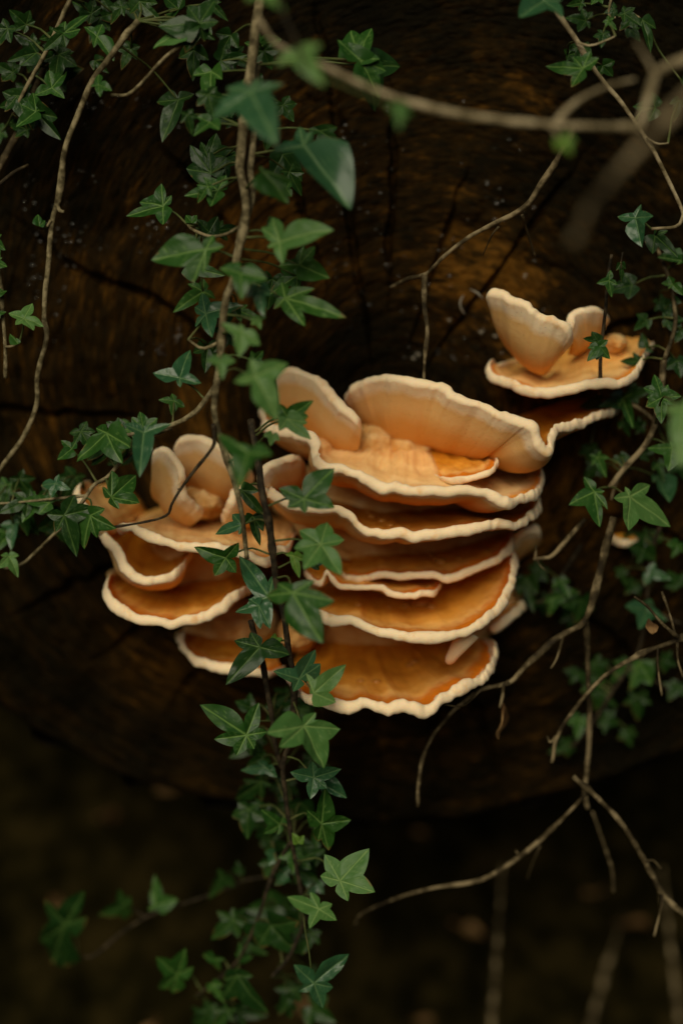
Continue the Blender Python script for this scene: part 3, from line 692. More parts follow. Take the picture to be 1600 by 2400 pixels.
vine('main', 'thick brown ivy stem hanging down over the log, densely hung with green leaves', [
    (zs(1, [(1235, -420), (1215, -60), (1190, 60), (1145, 360), (1110, 620), (1098, 780), (1122, 900), (1125, 1000), (1095, 1176)], (.12, .18)) + zs(3, [(1075, 110), (1040, 190), (1020, 350), (1010, 480), (992, 600), (985, 720), (1000, 790), (1030, 900), (1070, 1030), (1105, 1170)], (.185, .215)) + zs(5, [(1135, 215)], .21), 12, 5.5),
    (zs(1, [(1180, 300), (1165, 560), (1150, 760), (1162, 880), (1130, 1010)], (.13, .165)), 9, 7),
    (zs(3, [(990, 600), (950, 655), (880, 730), (800, 772), (700, 800), (560, 830)], (.185, .15)), 7.5, 4),
    (zs(3, [(995, 400), (930, 425), (885, 400), (865, 385)], (.18, .17)), 4, 2.5),
    (zs(1, [(1100, 1040), (1040, 1075), (960, 1085), (880, 1050), (860, 1030)], (.17, .12)), 4, 2)])
vine('dark', 'slender near-black ivy stem trailing below the fungus, lined with star-shaped leaves', [
    (zs(3, [(1150, 760), (1165, 850), (1190, 1000), (1205, 1100)], (.17, .21)) + zs(5, [(1222, 10), (1258, 200), (1272, 330), (1300, 470), (1322, 640), (1345, 760), (1345, 900), (1330, 1060)], (.215, .19)) + zs(7, [(1300, 20), (1330, 260), (1360, 450), (1382, 580), (1400, 700), (1330, 860), (1250, 960)], (.185, .16)), 9, 4.5),
    (zs(5, [(1150, 500), (1175, 600), (1212, 720), (1240, 880), (1262, 1050), (1290, 1180)], (.19, .17)), 7, 6),
    (zs(7, [(1345, 320), (1260, 470), (1200, 640), (1140, 800), (1060, 920), (900, 1050)], (.165, .12)), 5, 3)], M_STEMD)
vine('sideleft', 'leafy ivy shoot spreading sideways to the left of the small fungus clump', [
    (zs(3, [(790, 790), (690, 830), (560, 940), (490, 1015), (435, 1050), (395, 1108)], (.15, .16)) + zs(5, [(330, 20), (240, 110), (160, 190), (100, 240), (20, 260)], (.15, .12)), 5, 3),
    (zs(3, [(395, 1100), (300, 1110), (200, 1120), (90, 1130), (-30, 1140)], (.15, .13)), 3.5, 2.5)])
vine('topleft', 'dim ivy tangle draped over the upper corner of the log beside a knotty bare stem', [
    (zs(1, [(640, 95), (560, 180), (485, 285), (410, 400), (310, 660), (262, 920), (240, 1000), (222, 1176)], (.10, .12)) + zs(3, [(205, 280), (215, 370), (172, 560), (165, 680), (110, 820), (20, 950), (-40, 1030)], (.12, .12)), 6.5, 5.5),
    (zs(1, [(400, -380), (330, -40), (300, 40), (258, 145), (200, 260), (120, 400), (60, 520)], (.09, .07)), 6, 4),
    (zs(1, [(258, 935), (275, 968), (295, 972)], .12), 4, 3), (zs(1, [(235, 1010), (215, 1040)], .12), 3.5, 2)], M_STEM)
vine('edge', 'short broken ivy stem with a few small bright leaves dangling near the log rim', [
    (zs(3, [(-10, 60), (8, 180), (15, 300), (22, 430), (25, 560)], (.12, .13)), 5, 3.5), (zs(3, [(20, 415), (60, 412), (85, 400)], .13), 3, 2)])
vine('topright', 'pale wiry ivy stem slanting down past the top corner, with few leaves', [
    (zs(2, [(900, -400), (930, -180), (960, -20), (1005, 80), (1080, 190), (1150, 300), (1220, 390), (1290, 470), (1390, 620), (1480, 780), (1560, 950), (1565, 1000), (1535, 1040), (1420, 1050)], (.11, .12)), 6, 3.5),
    (zs(2, [(1080, 190), (1140, 208), (1200, 190), (1255, 165)], .12), 3, 2), (zs(2, [(1400, 630), (1450, 658), (1500, 655)], .12), 3, 2),
    (zs(2, [(1240, -20), (1230, 80), (1330, 60), (1400, 110)], .06), 3, 2)], M_TWIGP)
vine('thin', 'thin dark ivy shoot with tiny leaves hanging in front of the upturned fungus petal', [
    (zs(4, [(1240, -10), (1222, 100), (1210, 250), (1200, 330), (1192, 450), (1189, 548), (1187, 640)], (.13, .10)), 3.6, 4.6), (zs(4, [(1290, -20), (1283, 30), (1285, 60)], .12), 2, 1.5)], M_STEMD)
vine('right', 'ivy growing up the right flank of the log with pale notched leaves', [
    (zs(4, [(1480, 480), (1470, 640), (1440, 760), (1390, 870), (1300, 970), (1230, 1060)], (.10, .11)), 7.5, 6.5),
    (zs(4, [(1480, 480), (1530, 300), (1500, 100), (1450, -40)], (.10, .06)), 5, 4),
    (zs(4, [(1300, 970), (1255, 1060), (1240, 1120)], .10), 4, 3), (zs(4, [(1440, 760), (1330, 680), (1200, 660)], (.08, .05)), 4, 3)], M_TWIG)
vine('rightlow', 'shaded ivy patch low on the right side of the log behind forked bare stems', [
    (zs(6, [(1480, 20), (1420, 200), (1400, 420), (1360, 640), (1240, 830), (1150, 980), (1060, 1080)], (.05, .03)), 5, 4),
    (zs(6, [(1400, 420), (1480, 480), (1568, 520)], .05), 4, 3), (zs(6, [(1100, 150), (1020, 280), (940, 400), (860, 420)], (.04, .03)), 4, 3), (zs(6, [(1360, 640), (1420, 760), (1530, 830)], .04), 4, 3)], M_STEMD)
vine('front', 'out-of-focus ivy shoot arching in front of the log near the big bare branch', [
    (zs(1, [(1150, -500), (1200, -250), (1260, -60), (1300, 60), (1365, 200), (1400, 320)], (.30, .33)), 4, 3)], M_STEMD)
vine('lowleft', 'sparse ivy runner creeping through the dark hollow below the log', [
    (zs(7, [(1250, 500), (1120, 520), (1040, 560), (800, 640), (670, 690), (560, 760), (440, 860), (360, 870)], (.06, .05)), 3.5, 3), (zs(7, [(670, 690), (610, 650)], .05), 3, 2)], M_STEMD)

# main stem
leaf('main', 1, (1150, 420), [(1258, 628), (975, 545), (1308, 385), (1040, 395), (1195, 362)], .235, 'b', curl=.1)
leaf('front', 1, (1370, 235), [(1478, 380), (1275, 300), (1480, 205), (1370, 190)], .32, 'l')
leaf('main', 1, (1395, 672), [(1606, 918), (1252, 725), (1375, 580), (1430, 610)], .185, 'b', curl=.12)
leaf('main', 1, (1470, 600), [(1562, 660), (1555, 585), (1420, 590)], .14, 'd')
leaf('main', 1, (1230, 600), [(1222, 695), (1280, 650), (1180, 640)], .13, 'd')
leaf('main', 1, (965, 560), [(888, 622), (905, 545), (1010, 610)], .15, 'm')
leaf('topleft', 1, (820, 460), [(742, 650), (715, 460), (890, 425)], .07, 'd')
leaf('main', 1, (970, 795), [(850, 770), (868, 660), (960, 690), (1040, 720)], .12, 'd')
leaf('main', 1, (1000, 875), [(843, 887), (935, 820), (1040, 810), (968, 958)], .14, 'm')
leaf('main', 1, (1205, 790), [(1330, 918), (1350, 820), (1265, 795), (1195, 760)], .20, 'm')
leaf('main', 1, (750, 945), [(572, 978), (745, 850), (790, 900), (752, 1042), (640, 925)], .11, 'm')
leaf('main', 1, (880, 1022), [(853, 985), (905, 990)], .12, 'm')
leaf('main', 1, (960, 1065), [(900, 1005), (1000, 990), (930, 1085)], .11, 'd')
leaf('main', 1, (945, 1145), [(688, 1185), (980, 1075), (1028, 1130), (880, 1290), (930, 1250)], .19, 'm', curl=.08)
leaf('main', 1, (1285, 1110), [(1520, 1040), (1200, 1045), (1225, 1135), (1300, 1215), (1250, 995)], .205, 'l')
leaf('main', 1, (1258, 1080), [(1238, 988), (1210, 1050), (1300, 1020)], .18, 'd')
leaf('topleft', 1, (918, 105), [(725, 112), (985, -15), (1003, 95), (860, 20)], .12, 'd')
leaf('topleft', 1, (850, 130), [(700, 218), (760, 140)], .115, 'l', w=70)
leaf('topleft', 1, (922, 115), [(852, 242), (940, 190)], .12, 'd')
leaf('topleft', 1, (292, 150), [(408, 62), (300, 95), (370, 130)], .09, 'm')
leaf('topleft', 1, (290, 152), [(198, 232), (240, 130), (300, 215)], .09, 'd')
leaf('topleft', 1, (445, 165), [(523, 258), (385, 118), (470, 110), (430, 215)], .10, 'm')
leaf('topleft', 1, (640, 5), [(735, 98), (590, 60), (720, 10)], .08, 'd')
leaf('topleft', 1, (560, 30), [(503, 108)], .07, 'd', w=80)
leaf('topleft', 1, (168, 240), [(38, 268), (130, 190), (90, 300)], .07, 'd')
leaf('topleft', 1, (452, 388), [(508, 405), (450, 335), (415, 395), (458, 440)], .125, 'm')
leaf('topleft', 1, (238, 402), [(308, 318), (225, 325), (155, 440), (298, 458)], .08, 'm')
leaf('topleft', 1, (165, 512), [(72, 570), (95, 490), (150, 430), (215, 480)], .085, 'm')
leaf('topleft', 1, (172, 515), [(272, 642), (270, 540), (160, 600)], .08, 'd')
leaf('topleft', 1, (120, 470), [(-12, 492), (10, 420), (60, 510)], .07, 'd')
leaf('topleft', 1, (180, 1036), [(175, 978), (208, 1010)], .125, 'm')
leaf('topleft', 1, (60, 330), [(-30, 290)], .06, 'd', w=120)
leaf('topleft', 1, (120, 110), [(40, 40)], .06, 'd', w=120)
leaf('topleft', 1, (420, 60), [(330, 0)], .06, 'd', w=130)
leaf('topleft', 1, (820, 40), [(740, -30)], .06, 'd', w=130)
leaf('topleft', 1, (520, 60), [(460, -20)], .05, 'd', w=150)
leaf('edge', 1, (-22, 1105), [(28, 1150), (15, 1080), (0, 1180)], .12, 'm')
leaf('front', 1, (1205, -50), [(1300, 30), (1140, 20), (1280, -40)], .3, 'l')
leaf('main', 1, (1060, 160), [(1000, 260)], .1, 'd', w=130)
leaf('main', 1, (1210, 230), [(1250, 320)], .11, 'd', w=140)
leaf('main', 1, (1300, 480), [(1350, 560)], .11, 'd', w=130)
leaf('main', 1, (1030, 720), [(1040, 830)], .10, 'd', w=130)
leaf('main', 1, (1060, 500), [(980, 470)], .10, 'd', w=110)
# main stem, lower
leaf('main', 3, (1105, 78), [(1108, 195), (1005, 48), (1225, 100)], .225, 'm')
leaf('main', 3, (1190, 150), [(1208, 275), (1130, 190), (1245, 180)], .21, 'b')
leaf('main', 3, (1375, 40), [(1512, 97), (1455, -35), (1400, -40), (1280, 45)], .17, 'm')
leaf('main', 3, (1310, 192), [(1568, 252), (1395, 315), (1290, 115), (1255, 240), (1440, 140)], .185, 'm', nv=(.05, -1, .5))
leaf('main', 3, (945, 265), [(1112, 212), (930, 172), (895, 235), (975, 375), (900, 330)], .15, 'b')
leaf('main', 3, (1110, 350), [(1098, 458), (1195, 405), (1015, 305), (1100, 310)], .25, 'l')
leaf('main', 3, (1010, 485), [(1022, 568), (945, 480), (1080, 485)], .26, 'l')
leaf('main', 3, (1178, 290), [(1198, 332)], .21, 'l', w=80)
leaf('main', 3, (825, 562), [(872, 422), (705, 545), (928, 592), (830, 605)], .175, 'b', curl=.05)
leaf('main', 3, (800, 665), [(728, 655), (790, 628), (850, 690), (790, 725)], .13, 'm')
leaf('main', 3, (1165, 480), [(1212, 432)], .19, 'm', w=80)
leaf('main', 3, (1170, 552), [(1282, 745), (1072, 580), (1325, 490), (1150, 470)], .28, 'l')
leaf('dark', 3, (1320, 740), [(1438, 662), (1290, 680), (1420, 740)], .205, 'm', nv=(-.2, -1, 0))
leaf('dark', 3, (1318, 748), [(1428, 838), (1280, 800), (1410, 760)], .215, 'l')
leaf('dark', 3, (1252, 822), [(1240, 872)], .22, 'l', w=80)
leaf('main', 3, (1140, 905), [(1090, 1060), (1010, 835), (1255, 925), (1100, 870)], .30, 'm', nv=(.1, -1, .6))
leaf('sideleft', 3, (660, 812), [(640, 1010), (568, 790), (790, 788), (690, 775)], .20, 'b', nv=(.1, -1, .35), curl=.1)
leaf('sideleft', 3, (662, 800), [(640, 712), (605, 740), (725, 745)], .18, 'm')
leaf('sideleft', 3, (490, 812), [(340, 940), (440, 790), (555, 950), (600, 880)], .165, 'm', nv=(-.1, -1, .1))
leaf('sideleft', 3, (330, 885), [(262, 938), (280, 848), (350, 850)], .15, 'm')
leaf('sideleft', 3, (560, 800), [(485, 760), (540, 740)], .15, 'd')
leaf('sideleft', 3, (510, 1108), [(632, 1000), (512, 985), (638, 1138), (545, 1165), (470, 1060)], .185, 'm', nv=(.15, -1, .3))
leaf('edge', 3, (110, 287), [(200, 315), (150, 222), (38, 255), (155, 342), (70, 320)], .145, 'l')
leaf('edge', 3, (82, 402), [(45, 352), (75, 375)], .14, 'm')
leaf('edge', 3, (-20, 175), [(32, 155), (10, 150)], .13, 'm', w=60)
leaf('edge', 3, (-22, 265), [(30, 255)], .13, 'm', w=50)
leaf('edge', 3, (-20, 25), [(32, 45), (10, 5)], .13, 'm')
leaf('dark', 3, (1395, 1115), [(1533, 968), (1278, 1065), (1536, 1155), (1320, 1158), (1400, 1182)], .235, 'm', nv=(.1, -1, .25), curl=.06)
leaf('dark', 3, (1110, 1075), [(1215, 1200), (1095, 1120), (1190, 1080)], .19, 'd')
leaf('sideleft', 3, (255, 1045), [(180, 1050), (270, 1000), (320, 1070), (230, 1110)], .15, 'b')
leaf('sideleft', 3, (20, 1160), [(35, 1055)], .12, 'd', w=90)
leaf('sideleft', 3, (228, 1132), [(98, 1118), (235, 1075), (180, 1190)], .14, 'm', nv=(0, -1, 0))
leaf('sideleft', 3, (100, 1200), [(120, 1290), (70, 1180)], .11, 'd', w=120)
leaf('sideleft', 5, (296, 15), [(352, 208), (255, 95), (440, -20), (345, -80), (215, 10)], .185, 'd', nv=(.1, -1, .1), curl=.05)
leaf('sideleft', 5, (415, 15), [(528, 78), (480, -15), (375, 175), (440, 120)], .19, 'm', nv=(0, -1, .1))
leaf('sideleft', 5, (60, 60), [(45, 165), (0, 60), (110, 30)], .11, 'b')
leaf('sideleft', 5, (40, 205), [(88, 290), (-10, 260), (0, 205), (85, 205)], .14, 'l')
leaf('sideleft', 5, (110, 30), [(170, 110), (60, 90)], .10, 'd', w=130)
leaf('dark', 5, (1112, 58), [(972, 92), (1060, 5), (1095, 105)], .19, 'b', nv=(0, -1, .2))
leaf('dark', 5, (1160, 18), [(1196, 155), (1120, 60), (1210, 90)], .185, 'd')
leaf('dark', 5, (1036, 210), [(890, 163), (1098, 132), (985, 288), (1085, 275)], .20, 'm', nv=(0, -1, 0), curl=.05)
leaf('dark', 5, (1235, 392), [(1093, 190), (1255, 280), (1130, 420)], .205, 'b', nv=(-.15, -1, .5), curl=.05)
leaf('dark', 5, (1190, 432), [(1078, 458), (1140, 395), (1235, 525), (1190, 530)], .21, 'b', curl=.25)
leaf('dark', 5, (1345, 372), [(1464, 592), (1210, 380), (1520, 398), (1270, 325), (1440, 310)], .275, 'm', nv=(.1, -1, .5))
leaf('dark', 5, (1472, 150), [(1568, 290), (1505, 38), (1350, 165), (1395, 258), (1375, 80), (1580, 130)], .245, 'l', nv=(.1, -1, .6))
leaf('dark', 5, (1345, 200), [(1375, 305), (1310, 195), (1400, 220)], .22, 'y')
leaf('dark', 5, (1440, 235), [(1500, 220)], .2, 'd', w=70)
leaf('dark', 5, (1192, 622), [(1036, 795), (1150, 552), (1075, 590), (1332, 655)], .205, 'd', nv=(0, -1, 0))
leaf('dark', 5, (1262, 600), [(1260, 555), (1300, 580)], .2, 'y', w=60)
leaf('dark', 5, (1372, 770), [(1450, 630), (1248, 742), (1345, 828), (1470, 700)], .22, 'b', nv=(-.1, -1, .6), curl=.05)
leaf('dark', 5, (1440, 832), [(1592, 700), (1408, 742), (1545, 875), (1425, 800)], .245, 'l', nv=(.1, -1, .45), curl=.05)
leaf('dark', 5, (1132, 1026), [(918, 886), (1192, 875), (1228, 1010), (1085, 1122), (985, 1045), (1168, 1090)], .215, 'm', nv=(.1, -1, .3), curl=.05)
leaf('dark', 5, (1290, 910), [(1330, 1010), (1215, 960), (1350, 880)], .14, 'd')
leaf('dark', 5, (1392, 985), [(1502, 1178), (1215, 1020), (1552, 1000), (1270, 1085), (1440, 925)], .265, 'l', nv=(.1, -1, .5))
leaf('dark', 5, (1150, 900), [(1080, 870), (1150, 830), (1190, 940)], .13, 'd')
leaf('dark', 5, (1210, 1130), [(1130, 1170)], .14, 'd', w=110)
# trailing end
leaf('dark', 7, (1225, 0), [(1100, 12), (1270, 45), (1180, -30)], .17, 'b')
leaf('dark', 7, (1200, 60), [(1070, 165)], .13, 'd', w=130)
leaf('dark', 7, (1440, 45), [(1570, 5), (1330, 20), (1422, 145), (1500, 95), (1430, -30)], .225, 'b', nv=(.1, -1, .6))
leaf('dark', 7, (1490, 80), [(1592, 140), (1500, 130)], .2, 'b', w=80)
leaf('dark', 7, (1285, 262), [(1196, 190), (1205, 300), (1270, 305), (1300, 210)], .17, 'm')
leaf('dark', 7, (1476, 255), [(1608, 230), (1495, 95), (1408, 190), (1508, 378), (1460, 340)], .205, 'm', nv=(.1, -1, .15), curl=.04)
leaf('dark', 7, (1562, 520), [(1694, 370), (1722, 572), (1470, 498), (1490, 398), (1600, 614)], .24, 'l', nv=(.15, -1, .5), curl=.05)
leaf('dark', 7, (1465, 650), [(1310, 588), (1550, 705), (1432, 748), (1430, 575), (1530, 630)], .215, 'l', nv=(0, -1, .5), curl=.05)
leaf('dark', 7, (1245, 725), [(1362, 872), (1380, 700), (1190, 820)], .15, 'd')
leaf('dark', 7, (1210, 715), [(1165, 842), (1240, 800)], .14, 'd', w=90)
leaf('dark', 7, (1100, 868), [(1160, 870), (1100, 800), (1080, 850)], .13, 'm')
leaf('dark', 7, (816, 950), [(716, 866), (850, 840), (888, 915), (722, 1022), (792, 1038)], .13, 'm', nv=(0, -1, .1))
leaf('dark', 7, (996, 880), [(1005, 945), (922, 870), (1030, 880)], .13, 'm')
leaf('dark', 7, (1090, 955), [(1218, 1145), (1008, 1075), (1160, 960), (1020, 980)], .16, 'd')
leaf('dark', 7, (1440, 990), [(1605, 858), (1348, 905), (1482, 1105), (1368, 1028), (1530, 1010)], .31, 'b', nv=(0, -1, .3))
leaf('lowleft', 7, (712, 632), [(708, 492), (818, 606), (680, 655), (690, 560)], .07, 'm')
leaf('lowleft', 7, (570, 630), [(450, 682), (545, 560), (600, 590), (575, 700)], .06, 'd')
leaf('lowleft', 7, (1018, 498), [(958, 605), (1000, 460), (1075, 540)], .08, 'd')
leaf('lowleft', 7, (298, 722), [(212, 598), (380, 575), (170, 810), (210, 930), (400, 690)], .06, 'd')
leaf('lowleft', 7, (1100, 480), [(1090, 430)], .07, 'd', w=60)
leaf('dark', 7, (1370, 345), [(1345, 300), (1395, 310)], .19, 'y', w=60)
leaf('dark', 7, (1400, 420), [(1440, 540)], .14, 'd', w=140)
leaf('dark', 7, (1310, 480), [(1260, 545), (1340, 440)], .14, 'b', w=110)
leaf('dark', 7, (1450, 530), [(1410, 600)], .14, 'b', w=120)
leaf('dark', 7, (1260, 400), [(1210, 390), (1230, 450)], .14, 'b', w=80)
leaf('dark', 7, (1330, 1080), [(1260, 1110)], .12, 'd', w=130)
leaf('dark', 7, (950, 1130), [(880, 1180)], .1, 'd', w=130)
leaf('dark', 7, (1380, 160), [(1350, 260)], .13, 'd', w=130)
fr = random.Random(77)
def fill(key, boxes, d, tones, wmin, wmax, down=True):
    for (x0, x1, y0, y1, cnt) in boxes:
        for _ in range(cnt):
            x, y = fr.uniform(x0, x1), fr.uniform(y0, y1); L = fr.uniform(wmin, wmax); a = fr.gauss(math.pi / 2, .9) if down else fr.uniform(0, 6.28)
            leaf(key, 0, (x, y), [(x + math.cos(a) * L, y + math.sin(a) * L)], fr.uniform(*d), fr.choice(tones), w=L * fr.uniform(.75, 1.25))
fill('dark', [(540, 740, 1600, 1800, 11), (570, 790, 1800, 2000, 13), (540, 780, 2000, 2200, 11), (470, 740, 2180, 2380, 10)], (.07, .16), 'ddddm', 46, 82)  # mostly deep blades: shade of the lower strand put into leaf colour
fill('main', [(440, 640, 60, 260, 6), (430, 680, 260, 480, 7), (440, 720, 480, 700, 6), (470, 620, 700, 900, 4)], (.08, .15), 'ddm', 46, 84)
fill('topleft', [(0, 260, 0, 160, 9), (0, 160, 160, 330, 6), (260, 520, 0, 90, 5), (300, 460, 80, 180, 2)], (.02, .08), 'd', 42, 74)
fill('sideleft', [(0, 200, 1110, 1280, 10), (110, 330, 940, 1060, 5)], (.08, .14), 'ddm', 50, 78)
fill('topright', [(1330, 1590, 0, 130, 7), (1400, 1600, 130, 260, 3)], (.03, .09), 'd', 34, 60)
# top right
leaf('topright', 2, (930, 0), [(1008, 102), (818, 70), (900, -40), (1010, 10)], .14, 'b')
leaf('topright', 2, (1110, 312), [(932, 295), (1050, 392), (1140, 225), (1180, 260), (1060, 255)], .13, 'm')
leaf('main', 2, (82, 265), [(132, 105), (40, 130), (178, 272)], .12, 'm')
leaf('main', 2, (80, 272), [(188, 440), (-20, 180), (200, 330)], .125, 'm', nv=(0, -1, .1))
leaf('main', 2, (120, 300), [(275, 300), (170, 500)], .10, 'd', w=90)
leaf('front', 2, (255, 488), [(270, 585), (215, 500), (325, 520)], .36, 'l')
leaf('topright', 2, (1350, 1000), [(1272, 1000), (1372, 1125), (1380, 940), (1440, 1000)], .125, 'b', nv=(-.3, -1, .4))
leaf('topright', 2, (1440, 1080), [(1545, 1180), (1430, 1170), (1500, 1060)], .10, 'd')
leaf('topright', 2, (1222, 92), [(1262, 132)], .10, 'm', w=60)
leaf('topright', 2, (1380, 90), [(1432, 235), (1445, 130), (1360, 130)], .08, 'd')
leaf('topright', 2, (1200, 300), [(1250, 350)], .08, 'd', w=100)
leaf('topright', 2, (1100, 10), [(1030, 25)], .06, 'd', w=70)
leaf('topright', 2, (1250, 40), [(1210, 50)], .06, 'd', w=90)
leaf('topright', 2, (1180, -20), [(1200, 15)], .06, 'm', w=80)
# thin shoot
leaf('thin', 4, (1228, 112), [(1242, 188), (1170, 125), (1268, 132), (1235, 62)], .14, 'm')
leaf('thin', 4, (1280, 35), [(1292, 122)], .12, 'd', w=44)
leaf('thin', 4, (1185, 415), [(1235, 472), (1170, 478), (1222, 385)], .155, 'm')
leaf('thin', 4, (1175, 415), [(1128, 478), (1130, 420)], .155, 'm', w=60)
leaf('thin', 4, (1180, 395), [(1112, 378), (1150, 345), (1140, 405)], .15, 'd')
# right flank
leaf('right', 4, (1520, 130), [(1468, 125), (1500, 90), (1568, 180), (1500, 150)], .09, 'm')
leaf('right', 4, (1560, 20), [(1450, 0), (1540, 40)], .08, 'm', w=90)
leaf('right', 4, (1468, 640), [(1440, 538), (1385, 605), (1500, 590), (1400, 650)], .13, 'm')
leaf('right', 4, (1470, 650), [(1468, 770), (1395, 690), (1560, 640), (1530, 680)], .135, 'm', nv=(.1, -1, .4))
leaf('right', 4, (1575, 700), [(1550, 965), (1475, 705), (1600, 640)], .34, 'l')
leaf('right', 4, (1292, 650), [(1188, 682), (1230, 640)], .06, 'b', w=70)
leaf('right', 4, (1292, 652), [(1338, 788), (1275, 700), (1340, 640)], .07, 'm')
leaf('right', 4, (1190, 655), [(1090, 695), (1160, 630)], .05, 'd', w=90)
leaf('right', 4, (1330, 630), [(1420, 620)], .05, 'd', w=100)
leaf('right', 4, (1520, 880), [(1500, 990), (1405, 880), (1510, 850)], .11, 'm')
leaf('right', 4, (1160, 1085), [(1045, 1138), (1112, 1015), (1208, 1082), (1190, 1240), (1225, 1160)], .135, 'm', nv=(-.1, -1, .5))
leaf('right', 4, (1320, 1105), [(1508, 1245), (1408, 1055), (1240, 1115), (1300, 1268), (1300, 1060)], .145, 'l', nv=(.1, -1, .5))
leaf('right', 4, (1450, 1010), [(1505, 1135), (1430, 1040)], .06, 'b', w=80)
leaf('right', 4, (1140, 880), [(1150, 960)], .04, 'd', w=110)
leaf('right', 4, (1180, 960), [(1110, 1030)], .04, 'd', w=120)
leaf('right', 4, (1560, 340), [(1530, 400)], .08, 'd', w=120)
leaf('right', 4, (1540, 480), [(1560, 560)], .08, 'd', w=120)
leaf('right', 4, (1400, 420), [(1430, 440), (1380, 350)], .07, 'd', w=80)
# low right
leaf('rightlow', 6, (1000, 312), [(1052, 392), (970, 350), (1050, 320)], .05, 'm')
leaf('rightlow', 6, (975, 395), [(948, 482), (930, 420), (1090, 370)], .045, 'm')
leaf('rightlow', 6, (850, 300), [(885, 465), (810, 390), (900, 380)], .035, 'd')
leaf('rightlow', 6, (1400, 452), [(1298, 435), (1420, 402), (1370, 535), (1492, 505)], .055, 'b')
leaf('rightlow', 6, (1385, 170), [(1350, 240)], .05, 'd', w=140)
leaf('rightlow', 6, (1420, 280), [(1515, 310), (1390, 340), (1440, 230)], .055, 'b')
leaf('rightlow', 6, (1372, 690), [(1318, 822), (1420, 800), (1330, 730)], .05, 'm')
leaf('rightlow', 6, (1200, 830), [(1160, 920)], .03, 'd', w=170)
leaf('rightlow', 6, (1100, 950), [(1085, 1045)], .03, 'm', w=110)
leaf('rightlow', 6, (1210, 950), [(1280, 980)], .03, 'd', w=130)
leaf('rightlow', 6, (1545, 150), [(1520, 210)], .06, 'm', w=100)
leaf('rightlow', 6, (1540, 800), [(1500, 870)], .04, 'd', w=130)
leaf('rightlow', 6, (1080, 740), [(1050, 790)], .03, 'd', w=120)
leaf('rightlow', 6, (1160, 690), [(1210, 780)], .03, 'd', w=120)
leaf('rightlow', 6, (1540, 330), [(1500, 270)], .05, 'd', w=130)
leaf('rightlow', 6, (1480, 680), [(1540, 700)], .04, 'd', w=120)
leaf('rightlow', 6, (1340, 330), [(1300, 380)], .03, 'd', w=120)

fill('right', [(1480, 1600, 640, 860, 6), (1500, 1600, 950, 1150, 5), (1360, 1460, 960, 1130, 3)], (.03, .09), 'ddm', 36, 60)
fill('rightlow', [(1440, 1600, 1250, 1420, 7), (1230, 1400, 1330, 1480, 4), (1330, 1500, 1560, 1750, 6)], (.0, .05), 'ddm', 40, 66)

# ------------------------------------------------------------------ bare twigs and branches
def twig(label, stems, mat=None, name='bare_twig', knob=.2, cat='twig'):
    mat = mat or M_TWIG
    if len(stems) == 1:
        pts, r0, r1 = stems[0]
        v, f, _ = tube_geo([P(*p) for p in pts], [r0 * .85 * px(pts[0][2]), r1 * .85 * px(pts[-1][2])], 10, knob, hash_(label))
        return tag(put(name, v, f, mat, origin=P(*pts[0])), label, cat)
    root = thing(name, label, cat, P(*stems[0][0][0]))
    for i, (pts, r0, r1) in enumerate(stems):
        v, f, _ = tube_geo([P(*p) for p in pts], [r0 * .85 * px(pts[0][2]), r1 * .85 * px(pts[-1][2])], 10, knob, hash_(label) + i * 7)
        put('stem' if i == 0 else 'side_twig', v, f, mat, root)
    return root
twig('long pale bare branch sweeping across in front of the log top', [
    (zs(1, [(1180, 80), (1260, 190), (1400, 270)], (.26, .29)) + zs(2, [(0, 340), (200, 430), (450, 505), (700, 552), (950, 572), (1200, 582), (1380, 582)], (.30, .34)), 6, 9),
    (zs(2, [(1375, 590), (1400, 480), (1435, 340)], (.34, .33)), 10, 9), (zs(2, [(1435, 340), (1400, 270), (1350, 190)], .33), 6, 3),
    (zs(2, [(1435, 335), (1500, 300), (1600, 265), (1850, 190), (2300, 60), (2700, -60)], (.33, .30)), 10, 13), (zs(2, [(985, 565), (1040, 500), (1110, 445), (1230, 390), (1345, 362)], (.32, .30)), 7, 4),
    (zs(2, [(960, 575), (990, 620), (1010, 650)], .34), 5, 4)], M_TWIGP)
leafy = vine('bud', 'single bright green leaf blurred on the pale bare branch', [(zs(2, [(990, 600), (1005, 630), (1015, 645)], .35), 3, 2)], M_STALK, name='ivy_sprig')
leaf('bud', 2, (1010, 640), [(1055, 705), (985, 690), (1075, 650)], .355, 'y', stalk=False)
twig('blurred brown branch slanting close to the lens beside the pale branch', [
    (zs(2, [(2500, -350), (2000, 80), (1700, 330), (1480, 560), (1330, 720), (1200, 880), (1120, 990), (1060, 1110)], (.46, .54)), 15, 9), (zs(2, [(1110, 1000), (1130, 940), (1160, 920)], .53), 6, 4)], M_TWIG)
twig('crooked peeling twig pointing at the fungus with a hanging dry tip', [
    (zs(2, [(1080, 560), (1010, 700), (930, 830), (850, 945), (690, 1030), (580, 1090), (470, 1176)], (.13, .11)) + zs(4, [(385, 80), (300, 105), (225, 145)], (.10, .06)), 9.5, 3),
    (zs(4, [(385, 82), (380, 160), (382, 240), (395, 350), (385, 450), (377, 585)], (.10, .12)), 5, 4),
    (zs(2, [(830, 985), (850, 1060), (890, 1180)], (.11, .08)), 4, 2.5), (zs(2, [(720, 1040), (690, 1080), (650, 1170)], (.11, .09)), 3, 1.5)], M_TWIG, knob=.3)
